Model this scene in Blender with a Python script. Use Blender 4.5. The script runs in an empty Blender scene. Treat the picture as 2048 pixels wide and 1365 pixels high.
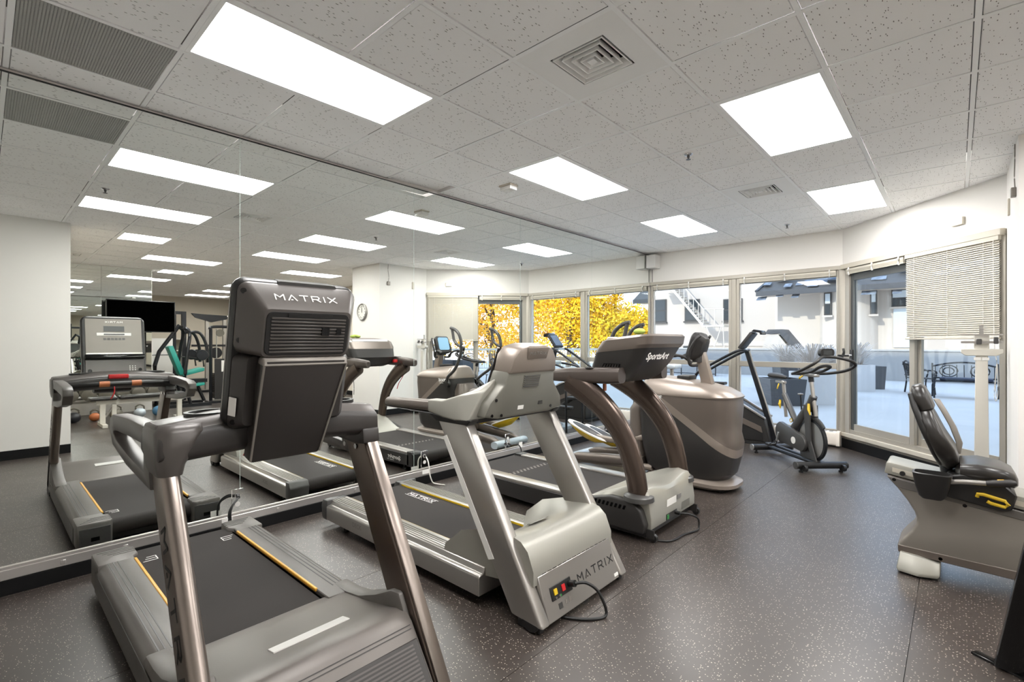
import bpy, bmesh, math, random
from mathutils import Vector, Matrix
random.seed(7)
R = math.radians
scene = bpy.context.scene
C = scene.collection

# ------------------------------------------------------------------ camera, sky, sun, exposure
T = 0.61                                   # ceiling module: two-foot tiles, in metres
CZ = 2.905                                 # ceiling height
CAMX, CAMZ = 3.868, 1.39
cam_data = bpy.data.cameras.new('camera'); cam = bpy.data.objects.new('camera', cam_data); C.objects.link(cam)
cam_data.sensor_width = 36.0; cam_data.lens = 972.7/2048*36; cam_data.shift_y = 3.6/2048
cam_data.clip_start = 0.05; cam_data.clip_end = 300
cam.location = (CAMX, 0, CAMZ); cam.rotation_euler = (R(90), 0, 0.74)
scene.camera = cam

world = bpy.data.worlds.new('sky'); scene.world = world; world.use_nodes = True
wn = world.node_tree.nodes; wl = world.node_tree.links; wn.clear()
wo = wn.new('ShaderNodeOutputWorld'); wb = wn.new('ShaderNodeBackground'); wl.new(wb.outputs[0], wo.inputs[0])
wtc = wn.new('ShaderNodeTexCoord'); wsep = wn.new('ShaderNodeSeparateXYZ'); wr = wn.new('ShaderNodeValToRGB')
wl.new(wtc.outputs['Generated'], wsep.inputs[0]); wl.new(wsep.outputs['Z'], wr.inputs[0]); wl.new(wr.outputs[0], wb.inputs[0])
wr.color_ramp.elements[0].position = 0.0; wr.color_ramp.elements[0].color = (0.94, 0.96, 1.0, 1)
wr.color_ramp.elements[1].position = 0.55; wr.color_ramp.elements[1].color = (0.50, 0.68, 1.0, 1)
e = wr.color_ramp.elements.new(0.12); e.color = (0.70, 0.85, 1.0, 1)
wb.inputs[1].default_value = 1.6

sun_data = bpy.data.lights.new('sun', 'SUN'); sun_data.energy = 1.7; sun_data.angle = R(1.0); sun_data.color = (1.0, 0.93, 0.80)
sun = bpy.data.objects.new('sun', sun_data); C.objects.link(sun)
sun.rotation_euler = Vector((0.25, 0.80, -0.56)).to_track_quat('-Z', 'Y').to_euler()
sun.location = (0, -8, 25)

vs = scene.view_settings
vs.view_transform = 'Standard'; vs.look = 'None'; vs.exposure = 1.17; vs.gamma = 1.0; vs.use_curve_mapping = False
PANEL = 11.0                                # radiance of the fluorescent ceiling panels
scene.cycles.max_bounces = 14; scene.cycles.glossy_bounces = 8; scene.cycles.diffuse_bounces = 5
scene.cycles.transmission_bounces = 8; scene.cycles.transparent_max_bounces = 12
scene.cycles.caustics_reflective = True; scene.cycles.caustics_refractive = False
scene.cycles.sample_clamp_indirect = 6.0

# ------------------------------------------------------------------ materials
def srgb(h):
    if isinstance(h, str):
        h = h.lstrip('#'); c = [int(h[i:i+2], 16)/255 for i in (0, 2, 4)]
    else: c = [v/255 for v in h]
    return tuple(v/12.92 if v <= 0.04045 else ((v+0.055)/1.055)**2.4 for v in c)+(1,)
MATS = {}
def mat(name, col=(128,128,128), rough=0.5, metal=0.0, spec=0.5, noise=0.0, nscale=40, bump=0.0, bscale=300, emit=0.0, coat=0.0, alpha=1.0):
    if name in MATS: return MATS[name]
    m = bpy.data.materials.new(name); m.use_nodes = True
    n = m.node_tree.nodes; l = m.node_tree.links; b = n['Principled BSDF']
    c = srgb(col); b.inputs['Base Color'].default_value = c
    b.inputs['Roughness'].default_value = rough; b.inputs['Metallic'].default_value = metal
    b.inputs['Specular IOR Level'].default_value = spec; b.inputs['Coat Weight'].default_value = coat
    tc = n.new('ShaderNodeTexCoord')
    if noise > 0:
        t = n.new('ShaderNodeTexNoise'); t.inputs['Scale'].default_value = nscale; t.inputs['Detail'].default_value = 3
        l.new(tc.outputs['Object'], t.inputs['Vector'])
        mx = n.new('ShaderNodeMixRGB'); mx.inputs[1].default_value = tuple(v*(1-noise) for v in c[:3])+(1,)
        mx.inputs[2].default_value = tuple(min(1, v*(1+noise)) for v in c[:3])+(1,)
        l.new(t.outputs['Fac'], mx.inputs[0]); l.new(mx.outputs[0], b.inputs['Base Color'])
    if bump > 0:
        t = n.new('ShaderNodeTexNoise'); t.inputs['Scale'].default_value = bscale; t.inputs['Detail'].default_value = 2
        l.new(tc.outputs['Object'], t.inputs['Vector'])
        bp = n.new('ShaderNodeBump'); bp.inputs['Strength'].default_value = bump; bp.inputs['Distance'].default_value = 0.002
        l.new(t.outputs['Fac'], bp.inputs['Height']); l.new(bp.outputs[0], b.inputs['Normal'])
    if emit > 0:
        b.inputs['Emission Color'].default_value = c; b.inputs['Emission Strength'].default_value = emit
    MATS[name] = m
    return m
def nodes_of(m): return m.node_tree.nodes, m.node_tree.links, m.node_tree.nodes['Principled BSDF']

def speckle_mat(name, base, fleck, scale, thresh, stretch=(1,1,1), rough=0.5, share=0.5, spec=0.5, cloud=0.12, cscale=3, rvar=0.0):
    """Base colour with scattered flecks (rubber granules, tile fissures) from a Voronoi cell pattern."""
    m = mat(name, base, rough, spec=spec); n, l, b = nodes_of(m)
    tc = n.new('ShaderNodeTexCoord'); mp = n.new('ShaderNodeMapping'); mp.inputs['Scale'].default_value = stretch
    l.new(tc.outputs['Object'], mp.inputs[0])
    nz = n.new('ShaderNodeTexNoise'); nz.inputs['Scale'].default_value = scale*0.8
    mixv = n.new('ShaderNodeVectorMath'); mixv.operation = 'MULTIPLY_ADD'
    mixv.inputs[1].default_value = (0.5/scale,)*3
    l.new(tc.outputs['Object'], nz.inputs['Vector']); l.new(nz.outputs['Color'], mixv.inputs[0]); l.new(mp.outputs[0], mixv.inputs[2])
    v = n.new('ShaderNodeTexVoronoi'); v.inputs['Scale'].default_value = scale
    l.new(mixv.outputs[0], v.inputs['Vector'])
    lt = n.new('ShaderNodeMath'); lt.operation = 'LESS_THAN'; lt.inputs[1].default_value = thresh; l.new(v.outputs['Distance'], lt.inputs[0])
    sp = n.new('ShaderNodeSeparateColor'); l.new(v.outputs['Color'], sp.inputs[0])
    pick = n.new('ShaderNodeMath'); pick.operation = 'LESS_THAN'; pick.inputs[1].default_value = share; l.new(sp.outputs[0], pick.inputs[0])
    mul = n.new('ShaderNodeMath'); mul.operation = 'MULTIPLY'; l.new(lt.outputs[0], mul.inputs[0]); l.new(pick.outputs[0], mul.inputs[1])
    cl = n.new('ShaderNodeTexNoise'); cl.inputs['Scale'].default_value = cscale; cl.inputs['Detail'].default_value = 4
    l.new(tc.outputs['Object'], cl.inputs['Vector'])
    c = srgb(base); mb = n.new('ShaderNodeMixRGB')
    mb.inputs[1].default_value = tuple(x*(1-cloud) for x in c[:3])+(1,); mb.inputs[2].default_value = tuple(min(1, x*(1+cloud)) for x in c[:3])+(1,)
    l.new(cl.outputs['Fac'], mb.inputs[0])
    mx = n.new('ShaderNodeMixRGB'); mx.inputs[2].default_value = srgb(fleck)
    l.new(mul.outputs[0], mx.inputs[0]); l.new(mb.outputs[0], mx.inputs[1]); l.new(mx.outputs[0], b.inputs['Base Color'])
    if rvar:
        mr = n.new('ShaderNodeMapRange'); mr.inputs['To Min'].default_value = rough-rvar; mr.inputs['To Max'].default_value = rough+rvar
        l.new(cl.outputs['Fac'], mr.inputs[0]); l.new(mr.outputs[0], b.inputs['Roughness'])
    return m

speckle_mat('rubber', (58,51,47), (196,186,170), 85, 0.22, (1,1.6,1), rough=0.36, share=0.42, spec=0.8, cloud=0.16, cscale=2.5, rvar=0.05)
speckle_mat('ceiling_tile', (250,249,248), (140,137,133), 27, 0.185, (3.0,1.0,1), rough=0.95, share=0.6, spec=0.1, cloud=0.02)
mat('tee', (250,250,249), 0.6)
mat('wall_paint', (226,223,218), 0.75, noise=0.012, nscale=6, bump=0.05, bscale=220)
mat('wall_cream', (214,205,190), 0.8, noise=0.02, nscale=3)
mat('baseboard', (13,13,14), 0.5, spec=0.3)
mat('mirror_glass', (244,247,244), 0.0, metal=1.0)
mat('mirror_edge', (190,205,198), 0.15)
mat('alu', (176,174,170), 0.32, metal=0.85)
mat('rail_metal', (205,200,196), 0.3, metal=0.7)
mat('frame_beige', (168,162,151), 0.45, metal=0.25)
mat('frame_dark', (84,86,86), 0.4, metal=0.4)
mat('white_plastic', (218,216,212), 0.4)
mat('off_white', (194,187,173), 0.5)
mat('heater', (235,226,216), 0.45)
mat('blind', (196,190,176), 0.45)
mat('black_plastic', (30,29,29), 0.38, bump=0.12, bscale=900)
mat('black_gloss', (12,12,13), 0.12)
mat('black_soft', (34,32,31), 0.5)
mat('console_dark', (50,46,44), 0.42, bump=0.1, bscale=900)
mat('console_mid', (84,79,76), 0.36, metal=0.2)
mat('panel_grey', (132,126,119), 0.40, metal=0.2)
mat('tm_grey', (100,96,92), 0.42, metal=0.15, bump=0.06, bscale=1200)
mat('tm_side', (84,82,79), 0.42, metal=0.15)
mat('tm_light', (112,106,101), 0.40, metal=0.15)
mat('steel_warm', (138,128,121), 0.28, metal=0.85)
mat('steel_brown', (96,85,78), 0.3, metal=0.8)
mat('silver', (172,168,163), 0.30, metal=0.75)
mat('silver_soft', (160,158,149), 0.38, metal=0.3)
mat('silver_green', (122,120,112), 0.4, metal=0.3)
mat('arm_dark', (82,73,68), 0.38, metal=0.25)
mat('taupe', (108,99,92), 0.36, metal=0.35)
mat('taupe_light', (146,135,126), 0.34, metal=0.4)
mat('bronze', (92,80,73), 0.24, metal=0.7)
mat('charcoal', (54,52,51), 0.4, metal=0.2)
mat('belt', (46,42,40), 0.7, spec=0.3, noise=0.12, nscale=2.2)
mat('belt_roller', (28,28,30), 0.35)
mat('amber', (226,168,60), 0.35)
mat('yellow', (214,178,36), 0.45)
mat('red', (196,36,40), 0.4)
mat('green', (58,150,74), 0.4)
mat('orange', (178,104,62), 0.5)
mat('lime', (164,182,84), 0.8)
mat('label_white', (232,230,225), 0.55)
mat('print_white', (238,236,232), 0.5)
mat('print_black', (32,31,32), 0.5)
mat('screen_black', (2,2,2), 0.9, spec=0.0)
mat('screen_grey', (58,60,60), 0.3)
mat('screen_blue', (150,192,222), 0.2)
mat('window_pale', (196,208,216), 0.2)
mat('screen_navy', (44,58,82), 0.2)
mat('cord_black', (22,22,22), 0.45)
mat('cord_white', (225,222,214), 0.5)
mat('chrome', (220,220,222), 0.08, metal=1.0)
mat('vinyl', (38,35,33), 0.3, bump=0.05, bscale=400)
mat('teal', (40,150,136), 0.42, bump=0.08, bscale=300)
mat('iron', (92,88,78), 0.5, metal=0.2)
mat('white_steel', (206,202,192), 0.4)
mat('blue_ball', (70,116,150), 0.5)
mat('navy', (38,46,66), 0.5)
mat('pale_blue', (188,198,206), 0.35, metal=0.2)
mat('graphite', (80,79,78), 0.36, metal=0.4)
mat('bar_dark', (40,41,44), 0.3, metal=0.5)
mat('stucco', (186,178,170), 0.85, noise=0.05, nscale=0.6, bump=0.2, bscale=14)
mat('stucco_light', (192,185,177), 0.85, noise=0.04, nscale=0.5)
mat('concrete', (182,179,174), 0.8, noise=0.08, nscale=1.2)
mat('parapet', (160,159,157), 0.8, noise=0.05, nscale=1.0)
mat('window_dark', (52,58,62), 0.12)
mat('window_frame', (70,68,66), 0.6)
mat('planter_white', (200,200,200), 0.5)
mat('planter_dark', (70,72,76), 0.5)
mat('wicker', (120,96,76), 0.7)
mat('iron_black', (26,28,34), 0.4)
mat('straw', (196,186,176), 0.8)
mat('bark', (96,80,66), 0.85, noise=0.2, nscale=8)
mat('cushion', (200,200,202), 0.8)
mat('grille_dark', (168,168,163), 0.5)
mat('grille_back', (62,62,60), 0.7)
mat('vent_white', (244,243,241), 0.6)
mat('vent_dark', (44,40,38), 0.7)
mat('clock_face', (218,216,208), 0.4)

def lamp_mat(name, col, strength):
    m = bpy.data.materials.new(name); m.use_nodes = True; n = m.node_tree.nodes; l = m.node_tree.links; n.clear()
    o = n.new('ShaderNodeOutputMaterial'); em = n.new('ShaderNodeEmission'); em.inputs[0].default_value = col; em.inputs[1].default_value = strength
    l.new(em.outputs[0], o.inputs[0]); MATS[name] = m
lamp_mat('lamp_panel', (1.0, 0.985, 0.965, 1), PANEL)

def glass_mat(name, tint, refl):
    m = bpy.data.materials.new(name); m.use_nodes = True; n = m.node_tree.nodes; l = m.node_tree.links; n.clear()
    o = n.new('ShaderNodeOutputMaterial'); mx = n.new('ShaderNodeMixShader'); t = n.new('ShaderNodeBsdfTransparent'); g = n.new('ShaderNodeBsdfGlossy')
    lw = n.new('ShaderNodeLayerWeight'); lw.inputs[0].default_value = 0.5; fr = n.new('ShaderNodeMath'); fr.operation = 'MULTIPLY_ADD'
    pw = n.new('ShaderNodeMath'); pw.operation = 'POWER'; pw.inputs[1].default_value = 5.0; l.new(lw.outputs['Facing'], pw.inputs[0])
    l.new(pw.outputs[0], fr.inputs[0]); fr.inputs[1].default_value = 0.6; fr.inputs[2].default_value = refl
    t.inputs[0].default_value = tint; g.inputs['Roughness'].default_value = 0.0
    l.new(fr.outputs[0], mx.inputs[0]); l.new(t.outputs[0], mx.inputs[1]); l.new(g.outputs[0], mx.inputs[2]); l.new(mx.outputs[0], o.inputs[0])
    MATS[name] = m
glass_mat('glass', (0.93, 0.95, 0.95, 1), 0.03)

def leaf_mat(name, cols):
    m = mat(name, (200,170,40), 0.7); n, l, b = nodes_of(m)
    oi = n.new('ShaderNodeTexCoord'); nz = n.new('ShaderNodeTexNoise'); nz.inputs['Scale'].default_value = 0.9; nz.inputs['Detail'].default_value = 6
    rp = n.new('ShaderNodeValToRGB'); l.new(oi.outputs['Object'], nz.inputs['Vector']); l.new(nz.outputs['Fac'], rp.inputs[0]); l.new(rp.outputs[0], b.inputs['Base Color'])
    rp.color_ramp.elements[0].position = 0.34; rp.color_ramp.elements[0].color = srgb(cols[0])
    rp.color_ramp.elements[1].position = 0.66; rp.color_ramp.elements[1].color = srgb(cols[2])
    k = rp.color_ramp.elements.new(0.5); k.color = srgb(cols[1])
    return m
leaf_mat('leaf_yellow', [(226,176,20), (255,214,30), (255,232,80)])
leaf_mat('leaf_green', [(150,156,36), (236,204,40), (250,212,50)])
leaf_mat('leaf_orange', [(206,140,40), (240,188,44), (250,216,90)])

def shingle_mat():
    m = mat('shingle', (112,122,134), 0.85); n, l, b = nodes_of(m)
    tc = n.new('ShaderNodeTexCoord'); nz = n.new('ShaderNodeTexNoise'); nz.inputs['Scale'].default_value = 4; l.new(tc.outputs['Object'], nz.inputs['Vector'])
    rp = n.new('ShaderNodeValToRGB'); l.new(nz.outputs['Fac'], rp.inputs[0]); l.new(rp.outputs[0], b.inputs['Base Color'])
    rp.color_ramp.elements[0].position = .35; rp.color_ramp.elements[0].color = srgb((92,102,116)); rp.color_ramp.elements[1].position = .65; rp.color_ramp.elements[1].color = srgb((142,150,160))
shingle_mat()

# ------------------------------------------------------------------ mesh helpers
ORG = Vector((0, 0, 0))        # base point of the thing being built: shapes are written in room coordinates
class B:
    def __init__(s): s.bm = bmesh.new()
    def v(s, p): return s.bm.verts.new((p[0]-ORG.x, p[1]-ORG.y, p[2]-ORG.z))
    def face(s, vs):
        try: return s.bm.faces.new(vs)
        except ValueError: return None
    def box(s, x0, x1, y0, y1, z0, z1):
        if x0 > x1: x0, x1 = x1, x0
        if y0 > y1: y0, y1 = y1, y0
        if z0 > z1: z0, z1 = z1, z0
        p = [s.v((x, y, z)) for z in (z0, z1) for x, y in ((x0, y0), (x1, y0), (x1, y1), (x0, y1))]
        for f in ((3,2,1,0), (4,5,6,7), (0,1,5,4), (1,2,6,5), (2,3,7,6), (3,0,4,7)): s.face([p[i] for i in f])
        return s
    def hexa(s, bot, top):
        p = [s.v(q) for q in bot]+[s.v(q) for q in top]
        for f in ((3,2,1,0), (4,5,6,7), (0,1,5,4), (1,2,6,5), (2,3,7,6), (3,0,4,7)): s.face([p[i] for i in f])
        return s
    def prism(s, pts, ax, a0, a1):
        def P(q, a):
            if ax == 'y': return (q[0], a, q[1])
            if ax == 'x': return (a, q[0], q[1])
            return (q[0], q[1], a)
        lo = [s.v(P(q, a0)) for q in pts]; hi = [s.v(P(q, a1)) for q in pts]; n = len(pts)
        s.face(lo[::-1]); s.face(hi)
        for i in range(n): s.face([lo[i], lo[(i+1) % n], hi[(i+1) % n], hi[i]])
        return s
    def loft(s, rings, caps=True, closed=False):
        rs = [[s.v(p) for p in r] for r in rings]; n = len(rs[0]); m = len(rs)
        for k in range(m if closed else m-1):
            a, b = rs[k], rs[(k+1) % m]
            for i in range(n): s.face([a[i], a[(i+1) % n], b[(i+1) % n], b[i]])
        if caps and not closed: s.face(rs[0][::-1]); s.face(rs[-1])
        return s
    def tube(s, path, r, n=10, flat=1.0, up=(0,0,1), closed=False, caps=True, square=False):
        pts = [Vector(p) for p in path]; rings = []; up = Vector(up)
        for i, p in enumerate(pts):
            if closed: t = pts[(i+1) % len(pts)]-pts[i-1]
            else: t = (pts[min(i+1, len(pts)-1)]-pts[max(i-1, 0)])
            t.normalize()
            side = t.cross(up)
            if side.length < 1e-4: side = t.cross(Vector((1, 0, 0)))
            side.normalize(); u2 = side.cross(t)
            rr = r[i] if isinstance(r, (list, tuple)) else r
            ring = []
            for k in range(n):
                a = 2*math.pi*(k+0.5)/n
                ca, sa = math.cos(a), math.sin(a)
                if square:
                    q = max(abs(ca), abs(sa)); ca, sa = ca/q, sa/q
                ring.append(p+side*(ca*rr)+u2*(sa*rr*flat))
            rings.append(ring)
        return s.loft(rings, caps, closed)
    def cyl(s, a, b, r, n=16, r2=None): return s.tube([a, b], [r, r if r2 is None else r2], n)
    def lathe(s, prof, c, ax='z', n=24, caps=True):
        rings = []
        for r, h in prof:
            r = max(r, 1e-4); ring = []
            for k in range(n):
                a = 2*math.pi*k/n; u, w = r*math.cos(a), r*math.sin(a)
                if ax == 'z': ring.append((c[0]+u, c[1]+w, c[2]+h))
                elif ax == 'y': ring.append((c[0]+w, c[1]+h, c[2]+u))
                else: ring.append((c[0]+h, c[1]+u, c[2]+w))
            rings.append(ring)
        return s.loft(rings, caps)
    def ell(s, c, rx, ry, rz, n=16, m=10):
        rings = []
        for j in range(1, m):
            t = math.pi*j/m
            rings.append([(c[0]+rx*math.sin(t)*math.cos(2*math.pi*k/n), c[1]+ry*math.sin(t)*math.sin(2*math.pi*k/n), c[2]-rz*math.cos(t)) for k in range(n)])
        return s.loft(rings)
    def quad(s, a, b, c, d): s.face([s.v(a), s.v(b), s.v(c), s.v(d)]); return s
    def bevel(s, w, seg=2, ang=30):
        bmesh.ops.recalc_face_normals(s.bm, faces=s.bm.faces[:])
        es = [e for e in s.bm.edges if len(e.link_faces) == 2 and e.calc_face_angle(0) > R(ang)]
        if es: bmesh.ops.bevel(s.bm, geom=es, offset=w, segments=seg, profile=0.5, affect='EDGES', clamp_overlap=True)
        return s
    def mesh(s, name, m, smooth=40):
        bm = s.bm
        bmesh.ops.recalc_face_normals(bm, faces=bm.faces[:])
        for f in bm.faces: f.smooth = True
        for e in bm.edges:
            if len(e.link_faces) != 2 or e.calc_face_angle(0) > R(smooth): e.smooth = False
        me = bpy.data.meshes.new(name); bm.to_mesh(me); bm.free()
        me.materials.append(MATS[m]); return me
def link(name, data, parent=None):
    o = bpy.data.objects.new(name, data); C.objects.link(o)
    if parent is not None: o.parent = parent
    return o
def part(name, b, m, parent, smooth=40, label=None):
    o = link(name, b.mesh(name, m, smooth), parent)
    if label: o['label'] = label
    return o
def tag(o, label, cat, group=None):
    o['label'] = label; o['category'] = cat
    if group: o['group'] = group
    return o
def thing(name, label, cat, loc=(0, 0, 0), group=None, rz=0.0):
    """Empty at the base of a thing. Parts are written in room coordinates (ORG) unless rz is used."""
    global ORG
    o = link(name, None); o.location = loc; o.rotation_euler = (0, 0, rz); o.empty_display_size = 0.1
    ORG = Vector((0, 0, 0)) if rz else Vector(loc)
    return tag(o, label, cat, group)
def single(name, b, m, label, cat, loc=(0, 0, 0), group=None, smooth=40):
    o = link(name, b.mesh(name, m, smooth)); o.location = loc
    return tag(o, label, cat, group)
def room():
    global ORG
    ORG = Vector((0, 0, 0))
def at(loc):
    global ORG
    ORG = Vector(loc)
def struct(name, b, m, smooth=40):
    o = link(name, b.mesh(name, m, smooth)); o['kind'] = 'structure'; return o
def copy_tree(o, parent=None, loc=None):
    c = o.copy(); C.objects.link(c)
    if parent is not None: c.parent = parent
    if loc is not None: c.location = loc
    for ch in o.children: copy_tree(ch, c)
    return c
def arc(cx, cy, r, a0, a1, n): return [(cx+r*math.cos(R(a0+(a1-a0)*i/n)), cy+r*math.sin(R(a0+(a1-a0)*i/n))) for i in range(n+1)]
def bez(p0, p1, p2, n=8):
    return [tuple((1-t)**2*a+2*t*(1-t)*b+t*t*c for a, b, c in zip(p0, p1, p2)) for t in [i/n for i in range(n+1)]]
def spline(pts, n=6):
    """Catmull-Rom through the points."""
    P = [Vector(p) for p in pts]; out = []
    for i in range(len(P)-1):
        a, b, c, d = P[max(i-1, 0)], P[i], P[i+1], P[min(i+2, len(P)-1)]
        for k in range(n):
            t = k/n
            out.append(tuple(0.5*((2*b)+(c-a)*t+(2*a-5*b+4*c-d)*t*t+(3*b-a-3*c+d)*t**3)))
    out.append(tuple(P[-1])); return out
def rrect(w, h, r, n=4):
    out = []
    for cx, cy, a in ((w/2-r, h/2-r, 0), (-w/2+r, h/2-r, 90), (-w/2+r, -h/2+r, 180), (w/2-r, -h/2+r, 270)):
        out += arc(cx, cy, r, a, a+90, n)
    return out
# flat lettering: strokes or font outlines laid on a plane given by origin and two axes
def plane_mesh(name, polys, o, ux, uy, m, parent, off=0.0008, thick=0.0008):
    o, ux, uy = Vector(o), Vector(ux).normalized(), Vector(uy).normalized(); nz = ux.cross(uy)
    b = B()
    for poly in polys:
        lo = [b.v(o+ux*p[0]+uy*p[1]+nz*(off-thick)) for p in poly]; hi = [b.v(o+ux*p[0]+uy*p[1]+nz*off) for p in poly]
        b.face(hi); b.face(lo[::-1]); k = len(poly)
        for i in range(k): b.face([lo[i], lo[(i+1) % k], hi[(i+1) % k], hi[i]])
    return part(name, b, m, parent)
def stroke(a, b, w):
    a, b = Vector(a), Vector(b); d = (b-a).normalized()*w/2; q = Vector((-d.y, d.x)); a = a-d*0.6; b = b+d*0.6
    return [a-q, b-q, b+q, a+q]
LET = {'M': [((0,0),(0,1)),((0,1),(.5,.45)),((.5,.45),(1,1)),((1,1),(1,0))], 'A': [((0,0),(.5,1)),((.5,1),(1,0)),((.35,.12),(.5,.12))],
       'T': [((0,1),(1,1)),((.5,1),(.5,0))], 'R': [((0,0),(0,1)),((0,1),(.8,1)),((.8,1),(.95,.75)),((.95,.75),(.8,.45)),((.8,.45),(.1,.45)),((.5,.45),(1,0))],
       'I': [((.5,0),(.5,1))], 'X': [((0,0),(1,1)),((0,1),(1,0))]}
def stroke_word(word, h, gap=0.55, w=0.16, wid=1.15):
    polys = []; x = 0
    for ch in word:
        cw = 0.25 if ch == 'I' else wid
        for a, b in LET[ch]:
            polys.append(stroke(((x+a[0]*cw)*h, a[1]*h), ((x+b[0]*cw)*h, b[1]*h), w*h))
        x += cw+gap
    L = (x-gap)*h
    return [[(p[0]-L/2, p[1]-h/2) for p in q] for q in polys]
def text_part(name, txt, size, o, ux, uy, m, parent, shear=0.0, bold=0.0, off=0.001):
    cu = bpy.data.curves.new('lettering', 'FONT'); cu.body = txt; cu.size = size; cu.shear = shear; cu.offset = bold
    cu.align_x = 'CENTER'; cu.align_y = 'CENTER'; cu.resolution_u = 3; cu.fill_mode = 'FRONT'
    to = bpy.data.objects.new('lettering', cu); C.objects.link(to)
    bpy.context.view_layer.update()
    dg = bpy.context.evaluated_depsgraph_get(); me = bpy.data.meshes.new_from_object(to.evaluated_get(dg))
    bpy.data.objects.remove(to); bpy.data.curves.remove(cu)
    o, ux, uy = Vector(o)-ORG, Vector(ux).normalized(), Vector(uy).normalized(); nz = ux.cross(uy)
    for v in me.vertices: v.co = o+ux*v.co.x+uy*v.co.y+nz*off
    me.materials.clear(); me.materials.append(MATS[m])
    return link(name, me, parent)
# ------------------------------------------------------------------ the room
LX = lambda i: (i+3.4666)*T
LY = lambda j: (j+3.1588)*T
TOP = 3.25
WY = 7.77                                  # window wall
A0 = Vector((2.75, 7.77, 0)); AE = Vector((0.6849, -0.7287, 0)); AN = Vector((-0.7287, -0.6849, 0)); ALEN = 2.1245
def AP(s, d, z): p = A0+AE*s+AN*d; return (p.x, p.y, z)
def abox(b, s0, s1, d0, d1, z0, z1):
    return b.hexa([AP(s0,d0,z0), AP(s1,d0,z0), AP(s1,d1,z0), AP(s0,d1,z0)], [AP(s0,d0,z1), AP(s1,d0,z1), AP(s1,d1,z1), AP(s0,d1,z1)])

# floor: four-foot rubber rolls butted together
fl = struct('floor', B().box(-0.3, 16.5, -1.7, 7.95, -0.20, -0.012), 'rubber')
x = 0.05-1.22
for k in range(15):
    xa, xb = max(x, -0.15), min(x+1.2175, 16.4)
    if k < 14 and xb > xa: part('rubber_sheet', B().box(xa, xb, -1.6, 7.9, -0.012, 0.0), 'rubber', fl)
    x += 1.22

ce = struct('ceiling', B().box(-0.3, 16.5, -1.7, 7.95, TOP, TOP+0.1), 'vent_dark')
LIGHTS = [(-2,-2,2),(-2,2,2),(-2,6,2),(1,-2,2),(1,2,2),(1,6,2),(4,-1,1),(4,2,2),(7,0,2),(7,4,2),(10,1,1),(10,4,2),(13,1,1),(13,4,2),(16,4,2),(19,4,2)]
VENTS = [(0,0),(0,5),(8,-2)]
used = {(-3,-3)}
for i, j, n in LIGHTS:
    for k in range(n): used.add((i, j+k))
for v in VENTS: used.add(v)
tb = B().box(-T/2+0.0165, T/2-0.0165, -T/2+0.0165, T/2-0.0165, 0.003, 0.020).bevel(0.002, 1)
tile_me = tb.mesh('ceiling_tile', 'ceiling_tile')
far = B(); nt = 0
yc = (LY(9)+.0165+WY+.01)/2; hy = (WY+.01-LY(9)-.0165)/2
edge_me = B().box(-T/2+0.0165, T/2-0.0165, -hy, hy, 0.003, 0.020).bevel(0.002, 1).mesh('ceiling_tile', 'ceiling_tile')
for i in range(-4, 3): o = link('ceiling_tile', edge_me, ce); o.location = (LX(i)+T/2, yc, CZ)      # cut tiles along the window wall
for i in range(-4, 21):
    for j in range(-4, 9):
        if (i, j) in used: continue
        cx, cy = LX(i)+T/2, LY(j)+T/2
        if cx > 4.7 and (cy < 0.6 or cy > 6.9): continue
        if cx > 4.5 and cx < 5.0 and cy > 5.3: continue
        if (i > 11) or (i > 8 and j > 6): far.box(cx-T/2+.006, cx+T/2-.006, cy-T/2+.006, cy+T/2-.006, CZ+.005, CZ+.022); continue
        o = link('ceiling_tile', tile_me, ce); o.location = (cx, cy, CZ); nt += 1
        if (i, j) == (-4, 1): o.location.x += 0.012; o.location.z += 0.02; o.rotation_euler = (R(1.6), R(-2.2), R(1.5))   # a tile that sits askew by the mirror
o = part('far_tiles', far, 'ceiling_tile', ce); o['kind'] = 'stuff'
bar_y = B().box(-0.012, 0.012, -1.6, 7.9, 0, 0.004).box(-0.002, 0.002, -1.6, 7.9, 0.004, 0.035).mesh('grid_bar', 'tee')
bar_x = B().box(-T/2+.012, T/2-.012, -0.012, 0.012, 0.0004, 0.0044).mesh('grid_cross_bar', 'tee')
LSET = {(i, j+1) for i, j, n in LIGHTS if n == 2}
for i in range(-3, 22): o = link('grid_bar', bar_y, ce); o.location = (LX(i), 0, CZ)
runs = B()
for j in range(-4, 10):
    for i in range(-4, 21):
        if (i, j) in LSET: continue
        if j == 9 and i > 2: continue
        if i < 9: o = link('grid_cross_bar', bar_x, ce); o.location = (LX(i)+T/2, LY(j), CZ)
        else: runs.box(LX(i)+.012, LX(i+1)-.012, LY(j)-.012, LY(j)+.012, CZ+.0004, CZ+.0044)
o = part('far_cross_bars', runs, 'tee', ce); o['kind'] = 'stuff'

# walls
wl_ = struct('wall_left', B().box(-0.16, -0.012, -1.6, WY+0.15, 0, TOP), 'wall_paint')
struct('wall_back', B().box(-0.16, 4.6, -1.75, -1.6, 0, TOP), 'wall_paint')
struct('wall_camera', B().box(4.42, 4.6, -1.6, 0.78, 0, TOP), 'wall_paint')
struct('wall_right', B().prism([(4.205,5.12),(5.2,5.12),(5.2,6.85),(4.36,6.36),(4.205,6.222)], 'z', 0, TOP), 'wall_paint')
struct('wall_gym_near', B().box(4.6, 16.45, 0.63, 0.78, 0, TOP), 'wall_cream')
struct('wall_gym_mirror', B().box(8.47, 8.62, 0.78, 2.42, 0, TOP), 'wall_paint')
struct('wall_gym_far', B().box(16.3, 16.45, 0.78, 6.85, 0, TOP), 'wall_cream')
struct('wall_gym_side', B().box(5.2, 16.45, 6.7, 6.85, 0, TOP), 'wall_cream')
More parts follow.
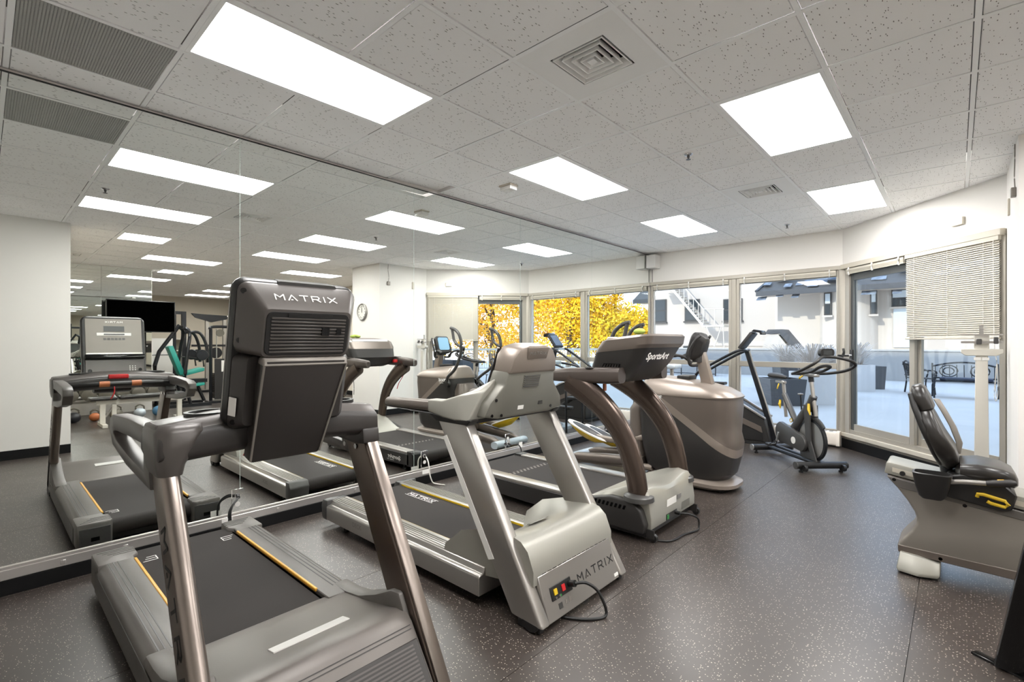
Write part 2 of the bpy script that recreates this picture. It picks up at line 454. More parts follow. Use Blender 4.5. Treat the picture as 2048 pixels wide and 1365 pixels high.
struct('wall_window_head', B().box(-0.16, 2.82, WY, WY+0.16, 2.42, TOP), 'wall_paint')
struct('wall_window_sill', B().box(-0.16, 2.82, WY+0.02, WY+0.16, 0, 0.15), 'wall_paint')
struct('wall_angled_head', abox(B(), 0, ALEN, -0.16, 0, 2.42, TOP), 'wall_paint')
struct('wall_angled_sill', abox(B(), 0, ALEN, -0.16, 0.0, 0, 0.17), 'frame_beige')
# baseboards
struct('baseboard_left', B().box(-0.012, 0.020, -1.6, WY-0.02, 0, 0.085).bevel(.003, 1), 'baseboard')
struct('baseboard_angled', abox(B(), 0.0, ALEN, 0, 0.014, 0, 0.12), 'baseboard')
struct('baseboard_right', B().box(4.191, 4.205, 5.11, 6.22, 0, 0.11), 'baseboard')
struct('baseboard_column', B().box(4.191, 5.2, 5.106, 5.12, 0, 0.11), 'baseboard')
struct('baseboard_camera', B().box(4.406, 4.42, -1.6, 0.78, 0, 0.11), 'baseboard')
struct('baseboard_gym_far', B().box(16.285, 16.3, 0.78, 6.7, 0, 0.11), 'baseboard')
struct('baseboard_gym_side', B().box(5.2, 16.3, 6.685, 6.7, 0, 0.11), 'baseboard')
# head and sill trim
struct('trim_1', B().box(0.0, 2.76, WY-0.035, WY+0.02, 2.365, 2.42).bevel(.004, 1), 'frame_beige')
struct('trim_2', abox(B(), 0.02, ALEN-.01, -0.02, 0.05, 2.365, 2.425).bevel(.004, 1), 'off_white')
struct('trim_3', abox(B(), 0.0, ALEN-.01, -0.02, 0.04, 0.155, 0.205).bevel(.004, 1), 'off_white')
struct('trim_4', B().box(0.0, 0.018, -1.6, WY-.02, 0.085, 0.140).bevel(.003, 1).box(0.0, 0.012, -1.6, WY-.02, 0.140, 0.156), 'rail_metal')
tr = struct('trim_5', B().box(-0.012, 0.008, -1.6, WY-.02, CZ-0.016, CZ-0.004), 'rail_metal')
part('dark_line', B().box(-.001, 0.0085, -1.6, WY-.02, CZ-0.019, CZ-0.016), 'baseboard', tr)

# wall mirrors, panel by panel
SE = [-1.6, -0.262, 1.286, 2.832, 4.383, 5.943, 7.74]
PL = ['leftmost mirror panel, behind the rear of the nearest treadmill', 'mirror panel behind the nearest treadmill, left of the first outlet seam',
      'mirror panel between the first and second outlets, behind the silver treadmill', 'mirror panel behind the bronze treadmill', 'mirror panel behind the elliptical trainer', 'narrow-looking last mirror panel next to the window wall']
for k in range(6):
    at((0, SE[k], 0.10))
    b = B().box(-0.0075, -0.0015, SE[k]+0.0015, SE[k+1]-0.0015, 0.10, CZ-0.006)
    o = thing('mirror_panel', PL[k], 'mirror', (0, SE[k], 0.10), 'wall mirror panels')
    part('glass', b, 'mirror_glass', o)
    if k: part('edge_strip', B().box(-0.011, -0.0022, SE[k]-0.0018, SE[k]+0.0018, 0.10, CZ-0.006), 'mirror_edge', o)
room()
for k, (ya, yb) in enumerate(((0.79, 1.60), (1.605, 2.41))):
    o = thing('mirror_panel', ['mirror panel on the far gym wall, left half, seen in reflection behind the dumbbells', 'mirror panel on the far gym wall, right half, partly behind the television'][k], 'mirror', (8.465, ya, 0.3), 'mirror panels on the far gym wall')
    part('glass', B().box(8.458, 8.466, ya, yb, 0.3, CZ-0.01), 'mirror_glass', o)
room()

# clips on the bottom mirror rail
for k, yy in enumerate((0.04, 0.33, 0.62, 0.95, 1.55, 2.2)):
    part('clip', B().box(0.018, 0.021, yy-.012, yy+.012, 0.098, 0.122).bevel(.002, 1).cyl((0.019, yy, .110), (0.0235, yy, .110), .005, 8), 'rail_metal', bpy.data.objects['trim_4'])

# ------------------------------------------------------------------ windows and the sliding door
def window(n, x0, x1):
    w = link('window_%d' % n, None); w['kind'] = 'structure'; w.location = (x0, WY, 0.15)
    at((x0, WY, 0.15))
    for a, b2 in ((x0, x0+0.045), (x1-0.045, x1)): part('jamb', B().box(a, b2, WY-0.01, WY+0.08, 0.15, 2.37).bevel(.004, 1), 'frame_beige', w)
    part('head_rail', B().box(x0+.045, x1-.045, WY+.005, WY+.07, 2.28, 2.37), 'frame_beige', w)
    part('mid_rail', B().box(x0+.045, x1-.045, WY-.005, WY+.07, 1.035, 1.115).bevel(.004, 1), 'frame_beige', w)
    part('bottom_rail', B().box(x0+.045, x1-.045, WY-.005, WY+.07, 0.15, 0.225).bevel(.004, 1), 'frame_beige', w)
    part('upper_pane', B().box(x0+.045, x1-.045, WY+.03, WY+.036, 1.115, 2.28), 'glass', w)
    part('lower_pane', B().box(x0+.045, x1-.045, WY+.03, WY+.036, 0.225, 1.035), 'glass', w)
    for a in (x0+.05, x1-.055): part('glazing_bead', B().box(a, a+.006, WY+.012, WY+.03, .225, 2.28), 'white_plastic', w)
    room()
window(1, 0.0, 1.335); window(2, 1.40, 2.73)
struct('window_post', B().box(1.335, 1.40, WY-.02, WY+.09, 0.15, 2.37).bevel(.006, 1), 'frame_beige')
struct('corner_post', B().prism([(2.70,7.75),(2.73,7.735),(2.79,7.72),(2.86,7.80),(2.75,7.90),(2.70,7.88)], 'z', 0.15, 2.37).bevel(.006, 1), 'frame_beige')

d = link('door_1', None); d['kind'] = 'structure'; d.location = AP(0, 0, .17); at(AP(0, 0, .17))
part('frame_jamb', abox(B(), 0.06, 0.135, -.10, .01, .2, 2.37), 'frame_beige', d)
part('frame_jamb', abox(B(), 2.07, ALEN-.005, -.10, .01, .2, 2.37), 'frame_beige', d)
part('frame_head', abox(B(), 0.135, 2.07, -.10, .0, 2.31, 2.37), 'frame_dark', d)
part('track', abox(B(), 0.135, 2.07, -.10, .005, .2, .255), 'frame_beige', d)
def leaf(nm, s0, s1, dd, fm):
    part(nm+'_stile', abox(B(), s0, s0+.06, dd, dd+.035, .255, 2.31).bevel(.004, 1), fm, d)
    part(nm+'_stile', abox(B(), s1-.07, s1, dd, dd+.035, .255, 2.31).bevel(.004, 1), 'frame_beige', d)
    part(nm+'_top_rail', abox(B(), s0+.06, s1-.07, dd, dd+.035, 2.20, 2.31), 'frame_dark', d)
    part(nm+'_bottom_rail', abox(B(), s0+.06, s1-.07, dd, dd+.035, .255, .335), 'frame_beige', d)
    return part(nm+'_pane', abox(B(), s0+.06, s1-.07, dd+.014, dd+.020, .335, 2.20), 'glass', d)
leaf('sliding_leaf', 0.135, 1.125, -.045, 'frame_dark'); leaf('fixed_leaf', 1.10, 2.07, -.09, 'frame_beige')
hb = abox(B(), 0.15, 0.185, -.012, .012, 1.08, 1.30).bevel(.004, 1)
part('handle', hb, 'black_soft', d); part('security_bar', B().cyl(AP(.10, .03, 1.23), AP(.20, .03, 1.23), .009, 10), 'white_plastic', d)
room()

# ------------------------------------------------------------------ blinds
def raised_blind(label, P0, P1, out):
    """A blind pulled all the way up: head rail, the stack of slats, bottom rail and three brackets."""
    P0, P1, out = Vector(P0), Vector(P1), Vector(out); t = thing('raised_blind', label, 'blind', tuple(P0), 'raised blinds')
    def bar(nm, d0, d1, z0, z1, m):
        a, b2 = P0+out*d0, P1+out*d0; c, e2 = P1+out*d1, P0+out*d1
        bb = B().hexa([(p.x, p.y, P0.z+z0) for p in (a, b2, c, e2)], [(p.x, p.y, P0.z+z1) for p in (a, b2, c, e2)]); part(nm, bb, m, t)
    bar('head_rail', .005, .032, .045, .07, 'blind')
    for k in range(9): bar('slat', .006, .031, .014+k*.0034, .0163+k*.0034, 'blind')
    bar('bottom_rail', .007, .030, 0, .012, 'off_white')
    L = (P1-P0)
    for f in (.06, .5, .94):
        p = P0+L*f
        part('bracket', B().tube([(p+out*.036)+Vector((0,0,.085)), (p+out*.046)+Vector((0,0,.055)), (p+out*.044)+Vector((0,0,.015)), (p+out*.034)+Vector((0,0,-.012))], .010, 8), 'white_plastic', t)
    room()
raised_blind('raised blind over the window beside the mirror', (.06, WY-.002, 2.29), (1.29, WY-.002, 2.29), (0, -1, 0))
raised_blind('raised blind over the window behind the spin bike', (1.45, WY-.002, 2.29), (2.68, WY-.002, 2.29), (0, -1, 0))
raised_blind('raised blind over the left half of the sliding door', AP(.12, .006, 2.285), AP(1.03, .006, 2.285), tuple(AN))
t = thing('lowered_blind', 'cream slatted blind lowered over the right half of the sliding door', 'blind', AP(1.07, .02, 1.44)); 
part('head_rail', abox(B(), 1.06, 2.09, .012, .045, 2.325, 2.365), 'blind', t)
sl = B()
for k in range(4):
    pass
for k in range(43):
    zz = 2.315-k*.0203; tilt = .0099
    bb = B().hexa([AP(1.065, .020, zz+tilt-.0008), AP(2.088, .020, zz+tilt-.0008), AP(2.088, .036, zz-tilt-.0008), AP(1.065, .036, zz-tilt-.0008)],
                  [AP(1.065, .020, zz+tilt), AP(2.088, .020, zz+tilt), AP(2.088, .036, zz-tilt), AP(1.065, .036, zz-tilt)])
    part('slat', bb, 'blind', t)
sl.bm.free()
part('bottom_rail', abox(B(), 1.06, 2.09, .014, .044, 1.425, 1.443).bevel(.003, 1), 'off_white', t)
for s in (1.18, 1.58, 1.95): part('ladder_cord', B().tube([AP(s, .043, 2.33), AP(s, .043, 1.44)], .0018, 6), 'cord_white', t)
part('pull_cord', B().tube(spline([AP(2.05,.05,2.33), AP(2.06,.05,1.4), AP(2.085,.05,1.2), AP(2.06,.05,.95), AP(2.075,.05,.86), AP(2.095,.05,.95), AP(2.085,.05,1.2), AP(2.07,.05,1.02), AP(2.08,.05,.9)], 5), .003, 6), 'cord_white', t)
room()

# ------------------------------------------------------------------ ceiling lights, vents and fittings
LAB = {(-2,-2): 'long fluorescent ceiling panel at the upper left, nearest to the mirror', (-2,2): 'fluorescent ceiling panel beside the smoke detector', (-2,6): 'small-looking fluorescent panel near the windows, mirror side',
       (1,-2): 'fluorescent panel over the photographer, seen only in the mirror', (1,2): 'large bright ceiling panel right of the big square vent', (1,6): 'bright ceiling panel near the angled wall, right of the far vent',
       (4,-1): 'half-length panel in the rear gym, second row in the mirror', (4,2): 'panel in the rear gym above the treadmill console in the mirror', (7,0): 'panel before the rear gym mirror, seen above the television', (7,4): 'panel in the rear gym just right of the console top in the mirror',
       (10,1): 'short distant panel just right of the rear mirror edge, above the television', (10,4): 'distant panel before the far gym wall, half hidden by the console top', (13,1): 'very distant short panel cut by the edge of the rear mirror', (13,4): 'distant rear panel, fourth from last in its row toward the cream wall', (16,4): 'distant rear panel, next to last before the cream far wall', (19,4): 'last and lowest-looking panel before the cream far wall'}
for i, j, n in LIGHTS:
    x0, x1, y0, y1 = LX(i), LX(i+1), LY(j), LY(j+n)
    t = thing('ceiling_light', LAB[(i, j)], 'light', (x0, y0, CZ), 'fluorescent ceiling panels')
    f = B()
    for a in ((x0+.013, x0+.034, y0+.013, y1-.013), (x1-.034, x1-.013, y0+.013, y1-.013), (x0+.034, x1-.034, y0+.013, y0+.034), (x0+.034, x1-.034, y1-.034, y1-.013)): f.box(*a, CZ+.001, CZ+.03)
    part('frame', f, 'tee', t)
    part('diffuser', B().box(x0+.034, x1-.034, y0+.034, y1-.034, CZ+.006, CZ+.010), 'lamp_panel', t)
    room()
VL = ['large square ceiling air diffuser with nested vanes near the top centre', 'farther square ceiling air diffuser beside the bright panel', 'air diffuser in the rear gym ceiling, seen at the left in the mirror']
for k, (i, j) in enumerate(VENTS):
    cx, cy, h = LX(i)+T/2, LY(j)+T/2, T/2-.012
    t = thing('ceiling_vent', VL[k], 'vent', (cx, cy, CZ), 'ceiling air diffusers')
    f = B(); a = .165
    for q in ((cx-h, cx+h, cy-h, cy-a), (cx-h, cx+h, cy+a, cy+h), (cx-h, cx-a, cy-a, cy+a), (cx+a, cx+h, cy-a, cy+a)): f.box(*q, CZ+.001, CZ+.006)
    part('face_plate', f, 'vent_white', t)
    part('duct', B().box(cx-a, cx+a, cy-a, cy+a, CZ+.10, CZ+.11).box(cx-a-.004, cx-a, cy-a, cy+a, CZ+.006, CZ+.11).box(cx+a, cx+a+.004, cy-a, cy+a, CZ+.006, CZ+.11).box(cx-a, cx+a, cy-a-.004, cy-a, CZ+.006, CZ+.11).box(cx-a, cx+a, cy+a, cy+a+.004, CZ+.006, CZ+.11), 'vent_dark', t)
    for q in range(4):
        r0 = .155-q*.036; r1 = r0-.019
        ring = lambda r, z: [(cx-r, cy-r, z), (cx+r, cy-r, z), (cx+r, cy+r, z), (cx-r, cy+r, z)]
        part('vane', B().loft([ring(r0, CZ-.001), ring(r0, CZ+.002), ring(r1, CZ+.045), ring(r1-.004, CZ+.045), ring(r0-.006, CZ-.001)], caps=False, closed=True), 'vent_white', t)
    part('vane', B().loft([[(cx-.022,cy-.022,CZ), (cx+.022,cy-.022,CZ), (cx+.022,cy+.022,CZ), (cx-.022,cy+.022,CZ)], [(cx-.01,cy-.01,CZ+.03), (cx+.01,cy-.01,CZ+.03), (cx+.01,cy+.01,CZ+.03), (cx-.01,cy+.01,CZ+.03)]]), 'vent_white', t)
    room()
x0, x1, y0, y1 = LX(-3)+.014, LX(-2)-.014, LY(-3)+.014, LY(-2)-.014
t = thing('return_grille', 'dark grey perforated return-air grille in the upper left corner', 'vent', (x0, y0, CZ))
part('backing', B().box(x0, x1, y0, y1, CZ+.016, CZ+.02), 'grille_back', t)
gb = B()
for k in range(49): xx = x0+.006+k*(x1-x0-.012)/48; gb.box(xx-.0026, xx+.0026, y0, y1, CZ+.002, CZ+.005)
for k in range(49): yy = y0+.006+k*(y1-y0-.012)/48; gb.box(x0, x1, yy-.0034, yy+.0034, CZ+.0025, CZ+.0045)
o = part('mesh_face', gb, 'grille_dark', t); o['kind'] = 'stuff'
room()
for k, (i, j, lab) in enumerate(((.27, 3.14, 'chrome fire sprinkler head beside the large bright ceiling panel'), (.25, 8.3, 'small fire sprinkler head close to the window wall'), (.32, -1.79, 'fire sprinkler head over the photographer, seen at the left in the mirror'))):
    xx, yy = LX(i), LY(j); t = thing('fire_sprinkler', lab, 'sprinkler', (xx, yy, CZ), 'fire sprinklers')
    part('escutcheon', B().lathe([(.034,.005),(.036,0),(.026,-.010),(.012,-.012)], (xx, yy, CZ), n=20), 'chrome', t)
    part('nozzle', B().lathe([(.011,-.010),(.011,-.024),(.006,-.028),(.006,-.040)], (xx, yy, CZ), n=12), 'graphite', t)
    part('deflector', B().lathe([(.018,-.040),(.019,-.042),(.001,-.043)], (xx, yy, CZ), n=16), 'graphite', t)
    room()
xx, yy = LX(-2.35), LY(2.48); t = thing('smoke_detector', 'small square white alarm box on the ceiling by the mirror', 'detector', (xx, yy, CZ))
part('base', B().box(xx-.075, xx+.075, yy-.055, yy+.055, CZ-.012, CZ+.005), 'off_white', t)
part('cover', B().box(xx-.068, xx+.068, yy-.048, yy+.048, CZ-.048, CZ-.012).bevel(.006, 2), 'white_plastic', t)
part('lens', B().box(xx-.03, xx+.03, yy-.03, yy+.03, CZ-.051, CZ-.048), 'label_white', t)
room()
t = thing('wall_speaker', 'white box loudspeaker in the top corner where mirror and windows meet', 'speaker', (.10, WY, 2.6))
part('cabinet', B().box(.012, .175, WY-.20, WY-.002, 2.645, 2.865).bevel(.006, 1), 'white_plastic', t); part('bracket', B().box(.07, .11, WY-.05, WY, 2.86, 2.89), 'black_soft', t)
part('cable', B().tube([(.03, WY-.006, 2.64), (.03, WY-.006, 2.43)], .005, 6), 'frame_dark', t)
room()
t = thing('baseboard_heater', 'long white baseboard heater under the windows', 'heater', (1.4, WY, 0))
part('casing', B().prism([(WY-.02,.03),(WY-.13,.03),(WY-.135,.05),(WY-.135,.175),(WY-.12,.205),(WY-.02,.205)], 'x', .12, 2.70).bevel(.004, 1), 'heater', t)
part('end_cap', B().prism([(WY-.015,.025),(WY-.14,.025),(WY-.142,.18),(WY-.122,.212),(WY-.015,.212)], 'x', 2.695, 2.735), 'heater', t)
for k in range(36): part('louvre', B().box(.16+k*.07, .205+k*.07, WY-.112, WY-.035, .2045, .2075), 'panel_grey', t)
room()
at(AP(1.665, 0, 2.59)); t = thing('wall_plate', 'beige blank plate on the wall above the lowered blind', 'plate', AP(1.665, 0, 2.59))
part('box', abox(B(), 1.60, 1.73, 0, .022, 2.555, 2.63).bevel(.004, 1), 'off_white', t); part('face', abox(B(), 1.605, 1.72, .022, .026, 2.56, 2.625), 'heater', t); room()
t = thing('wall_sensor', 'small grey sensor box with a cord on the right wall', 'sensor', (4.205, 5.314, 2.5))
part('box', B().box(4.175, 4.205, 5.28, 5.34, 2.50, 2.57).bevel(.004, 1), 'panel_grey', t); part('cord', B().tube(spline([(4.198, 5.31, 2.57), (4.196, 5.32, 2.66), (4.197, 5.30, 2.78), (4.198, 5.305, 2.90)], 5), .004, 6), 'panel_grey', t); room()
single('wall_switch', B().box(4.19, 4.205, 5.86, 5.91, 2.47, 2.61).bevel(.003, 1), 'off_white', 'narrow vertical plate on the right wall near the angled corner', 'plate')
# wall clock on the column
cc = (4.80, 5.118, 2.0)
t = thing('wall_clock', 'round silver-rimmed clock on the column, seen in the mirror', 'clock', cc)
part('rim', B().lathe([(.165,0),(.17,-.03),(.158,-.042),(.145,-.038),(.142,-.02)], cc, 'y', 40, False), 'alu', t)
part('dial', B().lathe([(.146,-.012),(.146,-.020),(.001,-.021)], cc, 'y', 40), 'clock_face', t)
for k in range(12):
    a = R(30*k); part('hour_mark', B().box(cc[0]+.115*math.sin(a)-.008, cc[0]+.115*math.sin(a)+.008, cc[1]-.0225, cc[1]-.0205, cc[2]+.115*math.cos(a)-.011, cc[2]+.115*math.cos(a)+.011), 'charcoal', t)
part('hour_hand', B().box(cc[0]-.005, cc[0]+.005, cc[1]-.026, cc[1]-.024, cc[2]-.01, cc[2]+.075), 'black_soft', t)
part('minute_hand', B().box(cc[0]-.0035, cc[0]+.0035, cc[1]-.029, cc[1]-.027, cc[2]-.015, cc[2]+.11), 'black_soft', t)
room()
# outlets set into the mirror
def outlet(lab, y0, plate, m):
    t = thing('wall_outlet', lab, 'outlet', (0, y0, .24), 'outlets in the mirror wall')
    part('plate', B().box(-.001, .004, y0-.038, y0+.038, .165, .325).bevel(.0015, 1), m, t)
    for zz in (.215, .275): part('socket', B().lathe([(.018, .004), (.018, .0055), (.001, .0055)], (0, y0, zz), 'x', 16), 'white_plastic' , t)
    room(); return t
OUT = [outlet('mirrored outlet plate with a black plug and looped cord, left on the mirror wall', 1.268, 1, 'mirror_glass'),
       outlet('chrome outlet plate with a white tagged cord, behind the silver treadmill', 2.955, 1, 'chrome'),
       outlet('chrome outlet plate with a tagged black plug, behind the bronze treadmill', 4.16, 1, 'chrome')]
# ------------------------------------------------------------------ treadmill in the foreground (dark grey, tall console)
def screw(name, c, ax, parent, r=.009): part(name, B().lathe([(r,0),(r,.003),(r*.6,.006),(.0005,.006)], c, ax, 12), 'chrome', parent)
def belt_loop(b, x0, x1, y0, y1, zc, r, th=.003):
    """A running belt: flat top, round rear end, flat underside."""
    out = [(x1, zc+r)]+[(x0+r+math.cos(R(a))*r, zc+math.sin(R(a))*r) for a in range(90, 271, 15)]+[(x1, zc-r)]
    inn = [(x1, zc+r-th)]+[(x0+r+math.cos(R(a))*(r-th), zc+math.sin(R(a))*(r-th)) for a in range(90, 271, 15)]+[(x1, zc-r+th)]
    n = len(out); lo = [(b.v((p[0], y0, p[1])), b.v((q[0], y0, q[1]))) for p, q in zip(out, inn)]; hi = [(b.v((p[0], y1, p[1])), b.v((q[0], y1, q[1]))) for p, q in zip(out, inn)]
    for i in range(n-1):
        b.face([lo[i][0], hi[i][0], hi[i+1][0], lo[i+1][0]]); b.face([lo[i][1], lo[i+1][1], hi[i+1][1], hi[i][1]])
        b.face([lo[i][0], lo[i+1][0], lo[i+1][1], lo[i][1]]); b.face([hi[i][0], hi[i][1], hi[i+1][1], hi[i+1][0]])
    return b
t = T1 = thing('treadmill', 'dark grey treadmill with a tall black console, nearest in the foreground', 'treadmill', (1.3, .835, 0), 'treadmills facing away from the mirror')
part('deck', B().box(.42, 1.75, .56, 1.11, .10, .178), 'black_plastic', t)
bo = part('belt', belt_loop(B(), .335, 1.80, .585, 1.085, .135, .055), 'belt', t)
part('rear_roller', B().cyl((.392, .575, .135), (.392, 1.095, .135), .050, 20), 'belt_roller', t)
part('rear_crossbar', B().box(.40, .44, .56, 1.11, .045, .085), 'black_plastic', t)
ZR = .206
for s, (yo, yi, ye) in ((-1, (.420, .578, .606)), (1, (1.250, 1.092, 1.064))):
    rail = part('side_rail', B().prism([(yo, .055), (yo, .165), (yo-s*.012, .19), (yo-s*.035, ZR), (yi, ZR), (yi, .16), (yi-s*.004, .055)], 'x', .45, 1.72).bevel(.004, 1), 'tm_grey', t)
    part('side_skirt', B().box(.45, 2.0, yo-.0025, yo+.0025, .052, .158), 'tm_side', rail)
    for k in range(3): part('groove', B().box(.40, 1.62, yo-s*(.045+k*.020)-.0025, yo-s*(.045+k*.020)+.0025, ZR-.002, ZR+.0012), 'charcoal', rail)
    cap = part('end_cap', B().prism([(.302, yo-s*.0), (.302, ye+s*.02), (.322, ye), (.45, ye), (.475, yi), (.52, yi), (.52, yo)] if s < 0 else [(.302, yo), (.52, yo), (.52, yi), (.475, yi), (.45, ye), (.322, ye), (.302, ye+s*.02)], 'z', .045, ZR+.003).bevel(.012, 2), 'tm_grey', t)
    part('end_face', B().box(.2965, .303, min(yo, ye)+.012, max(yo, ye)-.012, .055, .178).bevel(.003, 1), 'graphite', cap)
    part('adjuster_slot', B().box(.294, .298, (yo+ye)/2-.022, (yo+ye)/2+.022, .09, .115), 'black_gloss', cap)
    for k in range(4): part('tread_rib', B().box(.33+k*.027, .336+k*.027, min(yo-s*(.02+.02*k), ye), max(yo-s*(.02+.02*k), ye)-.006, ZR+.002, ZR+.0048), 'tm_side', cap)
    strip = part('amber_strip', B().box(.535, 1.60, yi-.007, yi+.007, ZR-.012, ZR+.004).bevel(.003, 1), 'amber', t)
    part('strip_shadow_gap', B().box(.48, 1.68, yi+s*-.010-.005, yi+s*-.010+.005, .150, .190), 'black_gloss', strip)
    part('foot', B().lathe([(.022,0),(.022,.03),(.012,.034),(.012,.09)], (.60, yo-s*.07, 0), n=14), 'black_plastic', t)
    for k, dx in enumerate((0, .022, .044)): pass
# three-bar mark printed near each rear corner of the belt
for yy, s in ((.640, -1), (1.030, 1)):
    polys = [stroke((-.03, -.03), (-.03, .03), .005), stroke((-.03, .03), (.035, .03), .005), stroke((-.03, 0), (.02, 0), .005), stroke((-.03, -.03), (.01, -.03), .005)]
    plane_mesh('belt_mark', polys, (.56 if s > 0 else .56, yy, .1902), (0, 1*s, 0) if s > 0 else (0, -1, 0), (-1, 0, 0) if s > 0 else (1, 0, 0), 'print_white', bo)
# motor hood
hp = [(1.655,.165),(1.675,.196),(1.78,.212),(1.95,.242),(2.09,.272),(2.15,.288),(2.195,.288),(2.235,.262),(2.395,.050),(2.38,.030),(1.75,.03),(1.75,.165)]
hood = part('motor_hood', B().prism(hp, 'y', .485, 1.188).bevel(.010, 2, 20), 'tm_light', t)
for s, y0, y1 in ((-1, .420, .500), (1, 1.170, 1.250)):
    part('hood_wing', B().prism([(1.60,.06),(1.60,.208),(1.72,.212),(1.84,.232),(1.98,.285),(2.10,.345),(2.16,.352),(2.19,.30),(2.33,.06)], 'y', y0, y1).bevel(.014, 2, 20), 'tm_grey', hood)
part('warning_label', B().hexa([(1.985,.72,.248),(2.04,.72,.260),(2.04,1.02,.260),(1.985,1.02,.248)], [(1.984,.72,.2535),(2.039,.72,.2655),(2.039,1.02,.2655),(1.984,1.02,.2535)]).bevel(.001, 1), 'label_white', hood)
fd = Vector((.16, 0, -.212)).normalized(); fn = Vector((.212, 0, .16)).normalized(); f0 = Vector((2.235, 0, .262))
def FP(yv, u, w): p = f0+fd*u+fn*w; return (p.x, yv, p.z)
def fbox(b, y0, y1, u0, u1, w0, w1):
    return b.hexa([FP(y0,u0,w0), FP(y1,u0,w0), FP(y1,u1,w0), FP(y0,u1,w0)], [FP(y0,u0,w1), FP(y1,u0,w1), FP(y1,u1,w1), FP(y0,u1,w1)])
for k, u in enumerate((.010, .024)): part('hood_seam', fbox(B(), .50, 1.17, u, u+.003, -.001, .0022), 'charcoal', hood)
gp = part('vent_panel', fbox(B(), .80, 1.178, .065, .245, -.002, .006).bevel(.003, 1), 'console_dark', hood)
for k in range(11): part('vent_rib', fbox(B(), .815+k*.002, 1.150, .080+k*.0142, .0865+k*.0142, .005, .0095), 'console_mid', gp)
part('number_tag', fbox(B(), 1.135, 1.17, .226, .240, .006, .0078), 'label_white', gp)
part('grip_recess', fbox(B(), .60, .80, .10, .20, -.001, .003).bevel(.002, 1), 'black_plastic', hood)
# uprights
for s, y0, y1 in ((-1, .420, .478), (1, 1.192, 1.250)):
    up = part('upright', B().hexa([(2.19,y0,.05),(2.385,y0,.05),(2.385,y1,.05),(2.19,y1,.05)], [(1.665,y0,.965),(1.845,y0,.965),(1.845,y1,.965),(1.665,y1,.965)]).bevel(.022 if s < 0 else .008, 4), 'steel_warm' if s < 0 else 'steel_brown', t)
    if s > 0: part('front_trim', B().hexa([(2.384,y0+.006,.05),(2.402,y0+.006,.05),(2.402,y1+.002,.05),(2.384,y1+.002,.05)], [(1.844,y0+.006,.965),(1.862,y0+.006,.965),(1.862,y1+.002,.965),(1.844,y1+.002,.965)]).bevel(.004, 2), 'steel_warm', up)
    screw('bolt', (2.205, y1 if s < 0 else y0-.006, .25), 'y', up)
    part('base_foot', B().box(2.17, 2.40, y0+.004, y1-.004, .0, .052).bevel(.006, 1), 'black_plastic', t)
ud = Vector((2.19-1.665, 0, .05-.965)).normalized()
plane_mesh('upright_lettering', stroke_word('MATRIX', .060, .75, .2), Vector((2.03, .4195, .50)), ud, Vector((ud.z, 0, -ud.x))*-1, 'print_black', t)
# bracket under the bar, handles, crossbar
part('bracket', B().prism([(1.60,.945),(1.63,.93),(1.80,.92),(1.885,.93),(1.875,1.0),(1.62,1.0)], 'y', 1.175, 1.262).bevel(.012, 2), 'console_dark', t)
part('corner_cap', B().loft([[((x0+x1)/2+a, (y0+y1)/2+b2, zz) for a, b2 in rrect(x1-x0, y1-y0, rr_, 5)] for zz, x0, x1, y0, y1, rr_ in ((.925,1.66,1.868,.412,.488,.034), (.96,1.645,1.874,.405,.495,.04), (1.02,1.63,1.878,.402,.53,.045), (1.075,1.625,1.876,.402,.56,.05), (1.10,1.65,1.85,.42,.56,.045))]), 'console_mid', t, 50)
for xx in (1.69, 1.79): screw('bolt', (xx, 1.186, .905), 'y', t, .012)
rings = []
for k in range(13):
    f = k/12; yy = .408+f*.854; lift = .035*math.sin(math.pi*f); dx = -.045*math.sin(math.pi*f)*0
    pr = [(1.60,.985),(1.66,.965),(1.83,.958),(1.872,.985),(1.868,1.055),(1.82,1.09),(1.66,1.082),(1.60,1.05)]
    rings.append([(px_+dx, yy, pz+lift*(1 if pz > 1.0 else .55)) for px_, pz in pr])
cb = part('crossbar', B().loft(rings).bevel(.012, 2, 35), 'console_dark', t)
rings = []
for k in range(13):
    f = k/12; yy = .410+f*.85; lift = .035*math.sin(math.pi*f)
    rings.append([(1.61,yy,1.062+lift),(1.66,yy,1.085+lift),(1.815,yy,1.093+lift),(1.862,yy,1.062+lift),(1.80,yy,1.104+lift),(1.67,yy,1.098+lift)][:0] or [(1.605,yy,1.058+lift),(1.858,yy,1.064+lift),(1.812,yy,1.100+lift),(1.655,yy,1.096+lift)])
part('crossbar_top', B().loft(rings).bevel(.010, 2, 30), 'console_mid', cb)
for yy in (.60, 1.115):
    part('cup_tray', B().loft([[(1.735+.075*math.cos(2*math.pi*k/20)*a, yy+.085*math.sin(2*math.pi*k/20)*a, zz) for k in range(20)] for a, zz in ((1, 1.112), (1, 1.126), (.82, 1.126), (.78, 1.116))]), 'black_plastic', cb)
for s, yy in ((-1, .440), (1, 1.230)):
    pth = spline([(1.66,yy,1.045),(1.35,yy,1.050),(1.05,yy,1.035),(.975,yy,1.015),(.955,yy,.975),(.985,yy,.935),(1.08,yy,.905),(1.35,yy,.880),(1.68,yy,.865)], 5)
    outer = [(1.665,1.080),(1.35,1.078),(1.02,1.062),(.955,1.040),(.945,.995),(1.02,.925),(1.32,.882),(1.745,.862)]; inner = [(1.64,1.012),(1.35,1.008),(1.07,.996),(1.035,.986),(1.035,.978),(1.08,.958),(1.34,.928),(1.64,.908)]
    hb_ = B(); hb_.loft([[(a, yy-.030, b2) for a, b2 in outer], [(a, yy+.030, b2) for a, b2 in outer], [(a, yy+.030, b2) for a, b2 in inner], [(a, yy-.030, b2) for a, b2 in inner]], closed=True)
    part('side_handle', hb_.bevel(.011, 2, 20), 'console_mid', t)
